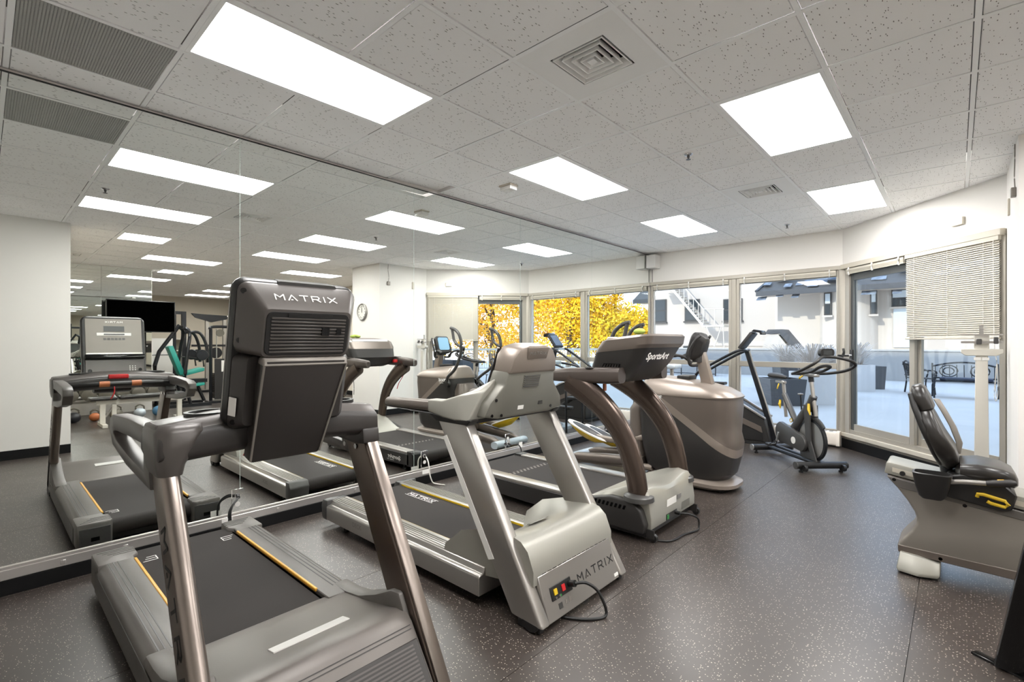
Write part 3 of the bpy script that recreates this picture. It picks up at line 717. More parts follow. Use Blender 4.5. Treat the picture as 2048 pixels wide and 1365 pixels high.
sb = part('sensor_bar', B().tube(spline([(1.60,.46,1.015),(1.53,.60,1.03),(1.50,.835,1.035),(1.53,1.07,1.03),(1.60,1.21,1.015)], 6), .023, 12), 'black_plastic', t)
for yy in (.72, .94): part('pulse_pad', B().tube([(1.499,yy-.035,1.036),(1.499,yy+.035,1.036)], .025, 12), 'orange', sb)
part('stop_key', B().box(1.575, 1.625, .76, .90, 1.075, 1.112).bevel(.008, 2), 'red', cb)
part('key_cord', B().tube(spline([(1.60,.80,1.02),(1.585,.80,.97),(1.58,.79,.93),(1.585,.775,.90)], 4), .005, 6), 'red', t)
# console: frame with axes y (across), u (up the tilted plate), w (towards the back)
P0 = Vector((1.815, 0, 1.045)); cd = Vector((.225, 0, .975)).normalized(); cw = Vector((.975, 0, -.225)).normalized()
def CP(yv, u, w): p = P0+cd*u+cw*w; return (p.x, yv, p.z)
def cring(y0, y1, u0, u1, w, r=.03, n=4):
    yc, uc = (y0+y1)/2, (u0+u1)/2
    return [CP(yc+a, uc+b2, w) for a, b2 in rrect(y1-y0, u1-u0, r, n)]
def cbox(b, y0, y1, u0, u1, w0, w1):
    return b.hexa([CP(y0,u0,w0), CP(y1,u0,w0), CP(y1,u1,w0), CP(y0,u1,w0)], [CP(y0,u0,w1), CP(y1,u0,w1), CP(y1,u1,w1), CP(y0,u1,w1)])
YC = .842
con = part('console', B().loft([cring(YC-.222, YC+.222, .035, .588, -.022, .04), cring(YC-.232, YC+.232, .025, .600, -.008, .045), cring(YC-.232, YC+.232, .025, .600, .030, .045), cring(YC-.226, YC+.226, .03, .594, .042, .04)]), 'black_plastic', t)
bk = part('console_back', B().loft([cring(YC-.224, YC+.224, .325, .592, .040, .035), cring(YC-.222, YC+.222, .327, .588, .060, .035), cring(YC-.165, YC+.165, .335, .512, .150, .02)]), 'console_mid', con)
part('console_back_lower', B().loft([cring(YC-.224, YC+.224, .035, .325, .040, .03), cring(YC-.222, YC+.222, .037, .325, .060, .03), cring(YC-.190, YC+.190, .060, .325, .098, .02)]), 'console_dark', con)
vp = part('vent_plate', B().loft([cring(YC-.160, YC+.160, .340, .505, .146, .025), cring(YC-.157, YC+.157, .343, .502, .154, .025)]), 'black_plastic', bk)
for k in range(11):
    a = .150 if k < 9 else .150
    part('vent_slat', cbox(B(), YC-.142, YC+.142, .352+k*.0125, .3585+k*.0125, .152, .1575).bevel(.001, 1), 'console_mid', vp)
part('vent_notch', B().prism([(0,0)]*0 or [(YC-.10,0),(YC-.07,-.018),(YC+.09,-.018),(YC+.12,0)], 'x', 0, .001) if False else cbox(B(), YC-.085, YC+.085, .486, .498, .153, .1585), 'black_plastic', vp)
part('port', cbox(B(), YC+.045, YC+.075, .42, .45, .155, .162), 'black_gloss', vp)
part('port', cbox(B(), YC+.105, YC+.125, .424, .446, .155, .160), 'black_gloss', vp)
bd = (Vector(CP(0, .512, .150))-Vector(CP(0, .588, .060))).normalized()
mid = (Vector(CP(0, .512, .150))+Vector(CP(0, .588, .060)))/2; mid.y = YC
plane_mesh('console_lettering', stroke_word('MATRIX', .026, .55, .17, 1.2), mid, (0, 1, 0), -bd, 'print_white', bk, .0015)
part('top_strip', B().loft([cring(YC-.09, YC+.14, .575, .604, .0, .01), cring(YC-.09, YC+.14, .577, .602, .05, .01)]), 'graphite', con)
lp = part('mast_cover', B().loft([[CP(YC-.150, -.095, .02), CP(YC+.118, -.095, .02), CP(YC+.118, -.095, .10), CP(YC-.150, -.095, .10)], [CP(YC-.158, .325, .10), CP(YC+.158, .325, .10), CP(YC+.158, .325, .172), CP(YC-.158, .325, .172)]]).bevel(.010, 2), 'console_dark', con)
part('mast_border', B().loft([[CP(YC-.163, .305, .12), CP(YC+.163, .305, .12), CP(YC+.163, .305, .173), CP(YC-.163, .305, .173)], [CP(YC-.158, .332, .12), CP(YC+.158, .332, .12), CP(YC+.158, .332, .165), CP(YC-.158, .332, .165)]]).bevel(.004, 1), 'panel_grey', lp)
for s, k0, k1 in ((-1, .150, .154), (1, .118, .146)): part('border_strip', B().loft([[CP(YC+s*a-.0035, u, w-.004), CP(YC+s*a+.0035, u, w-.004), CP(YC+s*a+.0035, u, w+.003), CP(YC+s*a-.0035, u, w+.003)] for a, u, w in ((k0, -.085, .102), (.158, .31, .170))]), 'panel_grey', lp)
part('barcode_label', B().hexa([CP(YC-.2255,.095,.058), CP(YC-.2255,.165,.058), CP(YC-.2105,.165,.083), CP(YC-.2105,.095,.083)], [CP(YC-.228,.095,.058), CP(YC-.228,.165,.058), CP(YC-.213,.165,.083), CP(YC-.213,.095,.083)]), 'label_white', con)
for u in (.56, .38, .07): part('screw_hole', B().cyl(CP(YC-.200, u, .05), CP(YC-.214, u, .072), .010, 12), 'black_gloss', con)
# user side of the console (seen in the mirror)
up = part('upper_face', cbox(B(), YC-.205, YC+.205, .235, .575, -.026, -.020).bevel(.003, 1), 'panel_grey', con)
part('display', cbox(B(), YC-.075, YC+.075, .455, .505, -.029, -.025), 'screen_grey', up)
part('white_band', cbox(B(), YC-.125, YC+.125, .415, .442, -.029, -.025), 'label_white', up); part('band_display', cbox(B(), YC-.075, YC+.075, .422, .434, -.031, -.028), 'screen_grey', up)
for k in range(6): part('button', cbox(B(), YC-.078+k*.027, YC-.058+k*.027, .375, .393, -.029, -.025), 'graphite', up)
plane_mesh('face_lettering', stroke_word('MATRIX', .014, .55, .2, 1.2), CP(YC, .545, -.0265), (0, -1, 0), cd, 'print_white', up, .0012)
part('reading_ledge', cbox(B(), YC-.215, YC+.215, .195, .235, -.07, -.02).bevel(.006, 2), 'black_gloss', con)
part('ledge_trim', cbox(B(), YC-.205, YC+.205, .235, .255, -.034, -.024).bevel(.003, 1), 'silver', con)
lw_ = part('lower_face', cbox(B(), YC-.212, YC+.212, .05, .19, -.030, -.020).bevel(.004, 1), 'console_mid', con)
part('stop_button', cbox(B(), YC+.018, YC+.056, .062, .082, -.034, -.029), 'red', lw_); part('start_button', cbox(B(), YC-.030, YC+.012, .062, .082, -.034, -.029), 'green', lw_)
for k in range(9): part('key', cbox(B(), YC+.10+(k % 3)*.02, YC+.108+(k % 3)*.02, .085+(k//3)*.018, .092+(k//3)*.018, -.033, -.029), 'label_white', lw_)
for s in (-1, 1): part('dial', B().cyl(CP(YC+s*.18, .09, -.03), CP(YC+s*.18, .09, -.036), .014, 14), 'black_gloss', lw_)
part('console_edge', B().loft([cring(YC-.233, YC+.233, .024, .601, .000, .045), cring(YC-.234, YC+.234, .023, .602, .008, .046)], caps=False), 'silver', con)
room()

# ------------------------------------------------------------------ silver treadmill
t = T2 = thing('treadmill', 'silver treadmill with a white front plate and red power switch, second from the left', 'treadmill', (1.3, 2.175, 0), 'treadmills facing away from the mirror')
Y0, Y1 = 1.765, 2.585; ZR = .195
part('deck', B().box(.40, 1.8, 1.93, 2.42, .09, .165), 'black_plastic', t)
bo = part('belt', belt_loop(B(), .33, 1.85, 1.945, 2.405, .125, .055), 'belt', t)
part('rear_roller', B().cyl((.386, 1.94, .125), (.386, 2.41, .125), .050, 20), 'belt_roller', t)
plane_mesh('belt_lettering', stroke_word('MATRIX', .035, .5, .2, 1.2)+[stroke((-.17, .03), (.17, .03), .004), stroke((-.17, -.03), (.17, -.03), .004)], (.78, 2.33, .1802), (1, 0, 0), (0, 1, 0), 'print_white', bo)
for s, yo, yi in ((-1, Y0, 1.935), (1, Y1, 2.415)):
    rl = part('side_rail', B().prism([(yo, .055), (yo, .150), (yo-s*.006, .162), (yo-s*.030, .166), (yo-s*.042, ZR), (yi, ZR), (yi, .12), (yi-s*.01, .055)], 'x', .36, 2.02).bevel(.004, 1), 'silver', t)
    for k in range(5): part('rib', B().box(.36, 1.95, yo-s*(.055+k*.020)-.005, yo-s*(.055+k*.020)+.005, ZR-.001, ZR+.003).bevel(.001, 1), 'silver_green', rl)
    part('amber_line', B().box(.40, 1.80, yi-.004, yi+.004, ZR-.016, ZR-.004), 'yellow', t)
    part('end_cap', B().prism([(.285, .06), (.275, .15), (.30, .198), (.37, .200), (.37, .05), (.31, .05)], 'y', min(yo, yi), max(yo, yi)).bevel(.010, 2), 'graphite', t)
    part('foot', B().lathe([(.020,0),(.020,.025),(.010,.03),(.010,.08)], (.55, yo-s*.06, 0), n=14), 'black_plastic', t)
text_part('rail_lettering', 'DECK', .045, (.80, Y0-.0005, .115), (1, 0, 0), (0, 0, 1), 'panel_grey', t)
# hood: saddle-shaped cover, higher over the rails
rings = []
for k in range(15):
    f = k/14; yy = Y0+.05+f*(Y1-Y0-.10); hump = abs(2*f-1); lift = .075*max(0, (hump-.55)/.45)**1.0; back = -.13*max(0, (hump-.5)/.5)
    pr = [(1.80+back,.17),(1.82+back,.205+lift*.4),(1.92+back*.7,.27+lift),(2.06+back*.3,.345+lift*.75),(2.20,.395+lift*.25),(2.27,.398),(2.315,.36),(2.352,.27),(2.352,.20),(1.80+back,.10)]
    rings.append([(a, yy, b2) for a, b2 in pr])
hood = part('motor_hood', B().loft(rings), 'silver_soft', t, 65)
part('badge', B().loft([[(2.085+.035*math.cos(2*math.pi*k/18), 2.175+.085*math.sin(2*math.pi*k/18), .362+.017*math.cos(2*math.pi*k/18)+h) for k in range(18)] for h in (0, .004)]), 'chrome', hood)
pd = Vector((2.352-2.425, 0, .245-.03)).normalized(); pn = Vector((.215, 0, .073)).normalized(); p0 = Vector((2.425, 0, .03))
def PP(yv, u, w): p = p0+pd*u+pn*w; return (p.x, yv, p.z)
def pbox(b, y0, y1, u0, u1, w0, w1):
    return b.hexa([PP(y0,u0,w0), PP(y1,u0,w0), PP(y1,u1,w0), PP(y0,u1,w0)], [PP(y0,u0,w1), PP(y1,u0,w1), PP(y1,u1,w1), PP(y0,u1,w1)])
fp = part('front_plate', pbox(B(), 1.845, 2.505, 0, .222, -.03, 0).bevel(.004, 1), 'silver', t)
for k in range(14): part('vent_slot', pbox(B(), 1.88+k*.043, 1.915+k*.043, .2215, .2245, -.02, -.001), 'black_gloss', fp)
plane_mesh('plate_lettering', stroke_word('MATRIX', .038, .6, .16, 1.15), PP(2.31, .115, 0), (0, 1, 0), pd, 'print_black', fp, .0012)
pw = part('power_panel', pbox(B(), 1.905, 2.075, .085, .150, -.002, .005).bevel(.002, 1), 'black_plastic', fp)
part('red_switch', pbox(B(), 1.990, 2.015, .105, .135, .004, .010), 'red', pw); part('yellow_button', pbox(B(), 1.925, 1.950, .108, .135, .004, .010), 'yellow', pw)
for q, mm in ((1.972, 'green'), (1.965, 'chrome'), (1.935, 'chrome')): part('indicator', B().cyl(PP(q, .094, .004), PP(q, .094, .008), .006, 10), mm, pw)
part('plug', B().cyl(PP(2.055, .12, .004), PP(2.055, .12, .045), .017, 12), 'cord_black', pw)
part('icon', pbox(B(), 1.945, 1.975, .035, .062, -.001, .0012), 'graphite', fp); part('icon', pbox(B(), 2.0, 2.012, .04, .062, -.001, .001), 'panel_grey', fp); part('icon', pbox(B(), 2.03, 2.048, .04, .068, -.001, .001), 'panel_grey', fp)
part('power_cord', B().tube(spline([PP(2.055,.12,.045), PP(2.09,.11,.09), PP(2.13,.05,.12), (2.56,2.14,.015), (2.52,2.06,.008), (2.40,1.98,.008), (2.25,1.95,.008)], 6), .008, 8), 'cord_black', t)
part('inspection_tag', pbox(B(), 2.46, 2.50, .015, .032, -.001, .0015), 'label_white', fp)
for s, yo, yi in ((-1, Y0+.008, 1.847), (1, Y1-.008, 2.503)):
    up = part('upright', B().hexa([(2.24,yo,.045),(2.44,yo,.035),(2.44,yi,.035),(2.24,yi,.045)], [(1.665,yo,.955),(1.885,yo,.985),(1.885,yi,.985),(1.665,yi,.955)]).bevel(.016, 3), 'silver', t)
    part('base_foot', B().box(2.27, 2.41, min(yo, yi)+.014, max(yo, yi)-.014, .0, .04).bevel(.006, 1), 'black_plastic', t)
    wy = yo-s*-.006
    part('wheel', B().lathe([(.012,-.018),(.045,-.018),(.050,-.012),(.050,.012),(.045,.018),(.012,.018)], (2.36, yo-s*.02, .050), 'y', 20), 'black_plastic', t)
    for xx in (1.74, 1.82): screw('bolt', (xx, yi-s*.0 if s > 0 else yi, .93), 'y', up, .010)
    if s < 0: part('pale_strip', B().hexa([(2.085,yo-.0015,.27),(2.125,yo-.0015,.285),(2.125,yo+.004,.285),(2.085,yo+.004,.27)], [(1.72,yo-.0015,.86),(1.752,yo-.0015,.872),(1.752,yo+.004,.872),(1.72,yo+.004,.86)]), 'label_white', up)
# console with corner caps and grips
def c2(pts, x0, x1, sh): return [[(xx+(zz-1.0)*sh, yy, zz) for yy, zz in pts] for xx in (x0, x1)]
con = part('console', B().loft(c2([(1.83,.985),(1.86,1.06),(1.955,1.155),(1.975,1.24),(2.375,1.24),(2.395,1.155),(2.49,1.06),(2.52,.985),(2.40,.965),(1.95,.965)], 1.86, 2.00, .22)).bevel(.014, 2), 'silver_green', t)
part('console_crown', B().loft([[(xx+(zz-1.0)*.22, yy, zz) for yy, zz in pts] for xx, pts in ((1.865, [(1.975,1.22),(1.985,1.33),(2.02,1.375),(2.10,1.392),(2.25,1.392),(2.33,1.375),(2.365,1.33),(2.375,1.22)]), (2.01, [(1.965,1.215),(1.985,1.30),(2.03,1.355),(2.10,1.375),(2.25,1.375),(2.32,1.355),(2.365,1.30),(2.385,1.215)]))]).bevel(.016, 2), 'taupe_light', con)
part('badge_plate', B().hexa([(2.0775,2.09,1.300),(2.0775,2.26,1.300),(2.092,2.27,1.362),(2.092,2.08,1.362)], [(2.081,2.09,1.300),(2.081,2.26,1.300),(2.0955,2.27,1.362),(2.0955,2.08,1.362)]).bevel(.001, 1), 'taupe_light', con)
sh = Vector((.22, 0, 1)).normalized()
plane_mesh('console_lettering', stroke_word('MATRIX', .017, .5, .18, 1.15), (2.0865, 2.175, 1.331), (0, 1, 0), sh, 'silver', con, .0055)
vp = part('speaker_vent', B().hexa([(2.026,2.10,1.13),(2.026,2.24,1.13),(2.0425,2.25,1.205),(2.0425,2.10,1.205)], [(2.031,2.10,1.13),(2.031,2.24,1.13),(2.0475,2.25,1.205),(2.0475,2.10,1.205)]), 'silver_green', con)
for k in range(6): part('vent_slat', B().box(2.030+k*.0027, 2.036+k*.0027, 2.105, 2.24, 1.136+k*.012, 1.141+k*.012), 'graphite', vp)
part('serial_label', B().hexa([(1.999,2.09,1.005),(1.999,2.14,1.005),(2.004,2.14,1.028),(2.004,2.09,1.028)], [(2.002,2.09,1.005),(2.002,2.14,1.005),(2.007,2.14,1.028),(2.007,2.09,1.028)]), 'label_white', con)
part('port', B().box(1.998, 2.009, 2.27, 2.31, 1.02, 1.045), 'black_gloss', con)
for yy, zz in ((1.90, 1.075), (1.885, .99), (1.96, .985), (2.02, 1.325), (2.40, 1.0)): part('screw_hole', B().cyl((1.995+(zz-1)*.22, yy, zz), (2.0035+(zz-1)*.22, yy, zz), .009, 10), 'black_gloss', con)
for s, yc in ((-1, 1.805), (1, 2.545)):
    m = yc
    part('corner_cap', B().loft([[(1.58,m-.035,.985),(1.58,m+.035,.985),(1.58,m+.035,1.06),(1.58,m-.035,1.06)], [(1.72,m-.038,.965),(1.72,m+.038,.965),(1.72,m+.038,1.065),(1.72,m-.038,1.065)], [(1.82,m-.038,.958),(1.82,m-s*.08,.958),(1.84,m-s*.10,1.12),(1.84,m-.020,1.10)] if s < 0 else [(1.82,m-.08,.958),(1.82,m+.038,.958),(1.84,m+.020,1.10),(1.84,m-.10,1.12)], [(1.93,m-.038,.965),(1.93,m+.12,.965),(1.96,m+.16,1.20),(1.96,m+.06,1.12)] if s < 0 else [(1.93,m-.12,.965),(1.93,m+.038,.965),(1.96,m-.06,1.12),(1.96,m-.16,1.20)]]).bevel(.012, 3), 'silver_soft', t)
    part('grip', B().loft([[(xx, m+a*w, 1.015+zo+b2*w*1.05) for a, b2 in rrect(2, 2, .8, 3)] for xx, w, zo in ((1.12,.022,-.008), (1.14,.031,-.008), (1.36,.033,-.002), (1.585,.034,.004))]), 'taupe', t)
    part('under_cap', B().prism([(1.13,.982),(1.60,.972),(1.66,.94),(1.92,.94),(1.95,.972),(1.62,.985)], 'y', m-.034, m+.034).bevel(.008, 2), 'black_plastic', t)
part('under_bar', B().box(1.72, 1.93, 1.84, 2.51, .945, .975).bevel(.01, 2), 'black_plastic', t)
part('user_face', B().hexa([(1.853,1.92,1.0),(1.853,2.43,1.0),(1.93,2.35,1.36),(1.93,2.0,1.36)], [(1.860,1.92,1.0),(1.860,2.43,1.0),(1.937,2.35,1.36),(1.937,2.0,1.36)]), 'charcoal', con)
part('display', B().hexa([(1.878,2.05,1.14),(1.878,2.30,1.14),(1.916,2.30,1.31),(1.916,2.05,1.31)], [(1.886,2.05,1.14),(1.886,2.30,1.14),(1.924,2.30,1.31),(1.924,2.05,1.31)]), 'screen_grey', con)
room()

# ------------------------------------------------------------------ bronze treadmill with arched uprights
t = T3 = thing('treadmill', 'charcoal treadmill with arched bronze uprights, third from the left', 'treadmill', (1.3, 3.525, 0), 'treadmills facing away from the mirror')
Y0, Y1 = 3.10, 3.95; ZR = .215
part('deck', B().box(.45, 1.8, Y0+.02, Y1-.02, .10, .185), 'charcoal', t)
bo = part('belt', belt_loop(B(), .36, 1.85, Y0+.125, Y1-.125, .140, .060), 'belt', t)
part('rear_roller', B().cyl((.421, Y0+.12, .14), (.421, Y1-.12, .14), .055, 20), 'belt_roller', t)
for k in range(22): part('belt_dash', B().box(.86+(k % 2)*.030, .885+(k % 2)*.030, Y0+.15+k*.0245, Y0+.166+k*.0245, .1998, .2008), 'panel_grey', bo)
for s, yo, yi in ((-1, Y0, Y0+.125), (1, Y1, Y1-.125)):
    part('foot_rail', B().box(.46, 1.80, min(yo, yi)+.004, max(yo, yi)-.004, .185, ZR).bevel(.006, 2), 'silver', t)
    part('side_skirt', B().prism([(.46,.07),(.46,.188),(1.80,.188),(1.80,.05),(1.2,.05)], 'y', min(yo, yo-s*.025), max(yo, yo-s*.025)).bevel(.004, 1), 'charcoal', t)
    part('end_cap', B().prism([(.40,.06),(.385,.10),(.39,.195),(.42,.222),(.50,.220),(.50,.06)], 'y', min(yo, yi), max(yo, yi)).bevel(.010, 2), 'black_plastic', t)
    part('foot', B().lathe([(.022,0),(.022,.02),(.010,.025),(.010,.09)], (.62, yo-s*.06, 0), n=12), 'black_plastic', t)
text_part('rail_lettering', 'SportsArt', .060, (.72, Y0-.0008, .125), (1, 0, 0), (0, 0, 1), 'print_white', t, .35, .001)
text_part('rail_lettering', 'FITNESS  T641', .022, (.80, Y0-.0008, .088), (1, 0, 0), (0, 0, 1), 'print_white', t)
part('lift_frame', B().box(1.3, 2.18, Y0+.10, Y1-.10, .03, .09).box(1.75, 2.27, Y0+.02, Y1-.02, .035, .07), 'black_plastic', t)
rings = []
for yy, k in ((Y0+.045,.82), (Y0+.07,1), (Y0+.16,1.0), (Y0+.30,.93), ((Y0+Y1)/2,.90), (Y1-.30,.93), (Y1-.16,1.0), (Y1-.07,1), (Y1-.045,.82)):
    pr = [(1.74,.19),(1.80,.225),(1.93,.285*k),(2.08,.345*k),(2.20,.375*k),(2.262,.355*k),(2.285,.30),(2.305,.16),(2.305,.085),(1.76,.085)]
    rings.append([(a, yy, b2) for a, b2 in pr])
hood = part('motor_hood', B().loft(rings).bevel(.008, 2, 35), 'silver_soft', t, 30)
for s, yo in ((-1, Y0), (1, Y1)):
    sp = part('side_cover', B().prism([(1.68,.09),(1.70,.18),(1.80,.225),(2.00,.275),(2.18,.275),(2.25,.22),(2.285,.12),(2.27,.06),(1.75,.06)], 'y', min(yo-s*.055, yo+s*.012), max(yo-s*.055, yo+s*.012)).bevel(.014, 3), 'charcoal', t)
    for k in range(9): part('vent_slot', B().prism([(1.84+k*.034,.205),(1.858+k*.034,.205),(1.87+k*.034,.235),(1.852+k*.034,.235)], 'y', yo+s*.0125, yo+s*.0145), 'black_gloss', sp)
part('front_wheel', B().lathe([(.010,-.014),(.028,-.014),(.032,0),(.028,.014),(.010,.014)], (2.315, Y0+.06, .032), 'y', 16), 'black_plastic', t)
part('front_wheel', B().lathe([(.010,-.014),(.028,-.014),(.032,0),(.028,.014),(.010,.014)], (2.315, Y1-.04, .032), 'y', 16), 'black_plastic', t)
part('wheel_bracket', B().box(2.26, 2.33, Y0+.035, Y0+.045, .03, .09), 'charcoal', t); part('wheel_bracket', B().box(2.26, 2.33, Y1-.065, Y1-.055, .03, .09), 'charcoal', t)
part('rating_label', B().box(2.3005, 2.3035, 3.40, 3.56, .185, .235), 'label_white', hood); part('spec_label', B().box(2.3005, 2.303, 3.58, 3.65, .20, .235), 'silver', hood)
part('access_door', B().box(2.303, 2.307, 3.65, 3.80, .105, .165).bevel(.002, 1), 'silver_green', hood)
pw = part('power_inlet', B().box(2.303, 2.308, 3.38, 3.56, .092, .135), 'charcoal', hood)
part('green_switch', B().box(2.307, 2.312, 3.39, 3.415, .098, .128), 'green', pw); part('plug', B().cyl((2.307, 3.53, .115), (2.345, 3.53, .115), .015, 10), 'cord_black', pw)
part('power_cord', B().tube(spline([(2.345,3.53,.115),(2.40,3.56,.115),(2.45,3.60,.085),(2.46,3.60,.03),(2.46,3.56,.010),(2.42,3.42,.008),(2.40,3.25,.008),(2.30,3.18,.008)], 6), .007, 8), 'cord_black', t)
# uprights
for s, yy in ((-1, Y0+.075), (1, Y1-.075)):
    pth = spline([(2.195,yy,.27),(2.165,yy,.45),(2.095,yy,.66),(1.97,yy,.84),(1.80,yy,.985),(1.60,yy,1.10)], 6)
    n = len(pth); rr = [.078+.030*(i/(n-1))**1.5 for i in range(n)]
    up = part('upright', B().tube(pth, rr, 16, .52, up=(0, 1, 0)), 'bronze', t)
    part('collar', B().lathe([(.11,0),(.105,.03),(.085,.045)], (2.195, yy, .27), n=20), 'graphite', up)
    part('hand_arm', B().loft([[(xx, yy+a*.5*w, zc+b2*.5*h) for a, b2 in rrect(2, 2, .7, 3)] for xx, w, h, zc in ((1.385,.05,.065,1.125), (1.41,.085,.095,1.128), (1.62,.10,.115,1.135), (1.95,.11,.125,1.145), (2.06,.11,.115,1.15))]), 'arm_dark', t)
    part('cup_holder', B().lathe([(.045,.055),(.052,.06),(.052,.066),(.040,.066),(.036,.056)], (1.80, yy-s*.0, 1.135), n=20), 'charcoal', t)
def c3(x0, x1, w, zz, r=.09): return [((x0+x1)/2+b2, 3.51+a, zz+b2*.10) for a, b2 in rrect(w, x1-x0, min(r, (x1-x0)/2-.005), 5)]
con = part('console', B().loft([c3(1.84, 2.03, .44, 1.085), c3(1.78, 2.09, .56, 1.12), c3(1.75, 2.17, .64, 1.22), c3(1.80, 2.235, .68, 1.335)]), 'charcoal', t, 25)
part('console_rim', B().loft([c3(1.795, 2.240, .685, 1.333), c3(1.815, 2.262, .70, 1.36), c3(1.86, 2.275, .69, 1.42), c3(1.90, 2.262, .65, 1.438)]), 'taupe', con, 25)
part('console_vent', B().loft([[(2.018+k*.017+.004, 3.225-k*.006, 1.13+k*.017), (2.05+k*.017, 3.245-k*.006, 1.115+k*.017)][:0] or [(1.80, 3.206, 1.14), (2.0, 3.206, 1.14), (2.04, 3.190, 1.235), (1.90, 3.190, 1.235)], [(1.80, 3.200, 1.14), (2.0, 3.200, 1.14), (2.04, 3.184, 1.235), (1.90, 3.184, 1.235)]]), 'black_gloss', con)
for k in range(7): part('vent_slat', B().hexa([(1.83+k*.026,3.200,1.146),(1.838+k*.026,3.200,1.146),(1.838+k*.026,3.196,1.146),(1.83+k*.026,3.196,1.146)], [(1.89+k*.022,3.184,1.230),(1.898+k*.022,3.184,1.230),(1.898+k*.022,3.180,1.230),(1.89+k*.022,3.180,1.230)]), 'charcoal', con)
text_part('console_lettering', 'SportsArt', .072, (2.2365, 3.37, 1.292), (0.10, 1, 0), (.30, 0, .954), 'print_white', con, .4, .002, .006)
uf = part('user_face', B().hexa([(1.765,3.25,1.20),(1.765,3.77,1.20),(1.895,3.77,1.435),(1.895,3.25,1.435)], [(1.775,3.25,1.195),(1.775,3.77,1.195),(1.905,3.77,1.43),(1.905,3.25,1.43)]), 'label_white', con)
def U3(yv, f, w): return (1.764+.13*f-w, yv, 1.20+.235*f+w*.5)
def ubox(y0, y1, f0, f1): return B().hexa([U3(y0,f0,0), U3(y1,f0,0), U3(y1,f1,0), U3(y0,f1,0)], [U3(y0,f0,.004), U3(y1,f0,.004), U3(y1,f1,.004), U3(y0,f1,.004)])
part('display', ubox(3.42, 3.60, .50, .74), 'screen_grey', uf); part('display', ubox(3.40, 3.62, .80, .88), 'screen_grey', uf); part('key_band', ubox(3.26, 3.76, .05, .38), 'charcoal', uf)
for k in range(10): part('key', ubox(3.29+k*.045, 3.32+k*.045, .12, .22), 'label_white', uf)
part('stop_key', B().box(1.70, 1.745, 3.76, 3.81, 1.125, 1.165).bevel(.006, 2), 'red', t)
part('key_tag', B().box(1.86, 1.875, 3.235, 3.265, 1.02, 1.085), 'orange', t)
part('key_cord', B().tube(spline([(1.867,3.25,1.02),(1.868,3.252,.93),(1.862,3.256,.86),(1.870,3.262,.80),(1.866,3.258,.72)], 6), .004, 6), 'cord_black', t)
part('red_cord', B().tube(spline([(1.64,3.86,1.09),(1.70,3.96,1.0),(1.80,3.975,.94),(1.87,3.985,.88),(1.92,3.98,.82),(1.97,3.985,.74)], 6), .005, 6), 'red', t)
room()
tw = B()
for k in range(3): tw.ell((2.08+.012*math.cos(k*1.3), 3.40+.025*(k-1), 1.474+.006*(k % 2)), .045, .04, .022, 14, 8)
single('folded_towel', tw, 'lime', 'small lime green cloth left on top of the bronze treadmill console', 'towel')
# ------------------------------------------------------------------ elliptical trainer
t = thing('elliptical_trainer', 'taupe and charcoal elliptical trainer with a rounded body and long handles', 'elliptical trainer', (1.6, 4.80, 0))
OY = 4.80
def oring(x0, x1, hw, zz, rb=.10, rf=.20, tilt=0.0):
    """Plan ring: small radius at the back (x0), large radius at the front (x1)."""
    pts = []
    for cx, cy, r, a in ((x1-rf, hw-rf, rf, 0), (x0+rb, hw-rb, rb, 90), (x0+rb, -hw+rb, rb, 180), (x1-rf, -hw+rf, rf, 270)): pts += arc(cx, cy, r, a, a+90, 6)
    return [(a, OY+b2, zz+(a-x0)*tilt) for a, b2 in pts]
def body_bm():
    b = B(); b.loft([oring(1.60,2.27,.20,.085), oring(1.52,2.335,.235,.16), oring(1.48,2.375,.252,.33), oring(1.465,2.390,.258,.45), oring(1.455,2.368,.250,.545), oring(1.45,2.372,.256,.66), oring(1.45,2.380,.262,.78), oring(1.46,2.375,.262,.875)]); return b
def cut(b, p, n, keep):
    g = b.bm.verts[:]+b.bm.edges[:]+b.bm.faces[:]
    r = bmesh.ops.bisect_plane(b.bm, geom=g, dist=1e-5, plane_co=Vector(p)-ORG, plane_no=n, clear_outer=(keep < 0), clear_inner=(keep > 0))
    ed = [e2 for e2 in r['geom_cut'] if isinstance(e2, bmesh.types.BMEdge)]
    bmesh.ops.edgeloop_fill(b.bm, edges=ed) if ed else None
    return b
dn = Vector((.567, 0, .823))                 # plane of the diagonal swoosh
pa, pb2 = (1.62, OY, .92), (1.62, OY, .835)
part('upper_body', cut(body_bm(), pa, dn, 1), 'taupe', t, 30)
part('swoosh_band', cut(cut(body_bm(), pa, dn, -1), pb2, dn, 1), 'taupe_light', t, 30)
lb = part('lower_body', cut(body_bm(), pb2, dn, -1), 'charcoal', t, 30)
part('lid', B().loft([oring(1.455,2.385,.266,.872), oring(1.455,2.39,.268,.885), oring(1.46,2.36,.258,.915,.10,.19,-.004), oring(1.47,2.27,.235,.972,.10,.17,-.02), oring(1.49,2.12,.19,1.03,.08,.13,-.06), oring(1.54,1.94,.12,1.055,.05,.08,-.08)]), 'taupe_light', t, 30)
part('emblem', B().loft([[(2.17+r*math.cos(2*math.pi*k/20), OY+r*1.1*math.sin(2*math.pi*k/20), .952-(r*math.cos(2*math.pi*k/20))*.42+.003*(1 if r in (.034, .028) else .2)) for k in range(20)] for r in (.036, .034, .028, .026)]), 'graphite', t)
part('base_plate', B().loft([oring(1.55,2.33,.235,.02), oring(1.53,2.375,.262,.045), oring(1.53,2.375,.262,.075), oring(1.57,2.32,.225,.10)]), 'taupe_light', t, 30)
for yy in (OY-.17, OY+.17): part('wheel', B().lathe([(.006,-.015),(.026,-.015),(.026,.015),(.006,.015)], (2.26, yy, .026), 'y', 14), 'black_plastic', t)
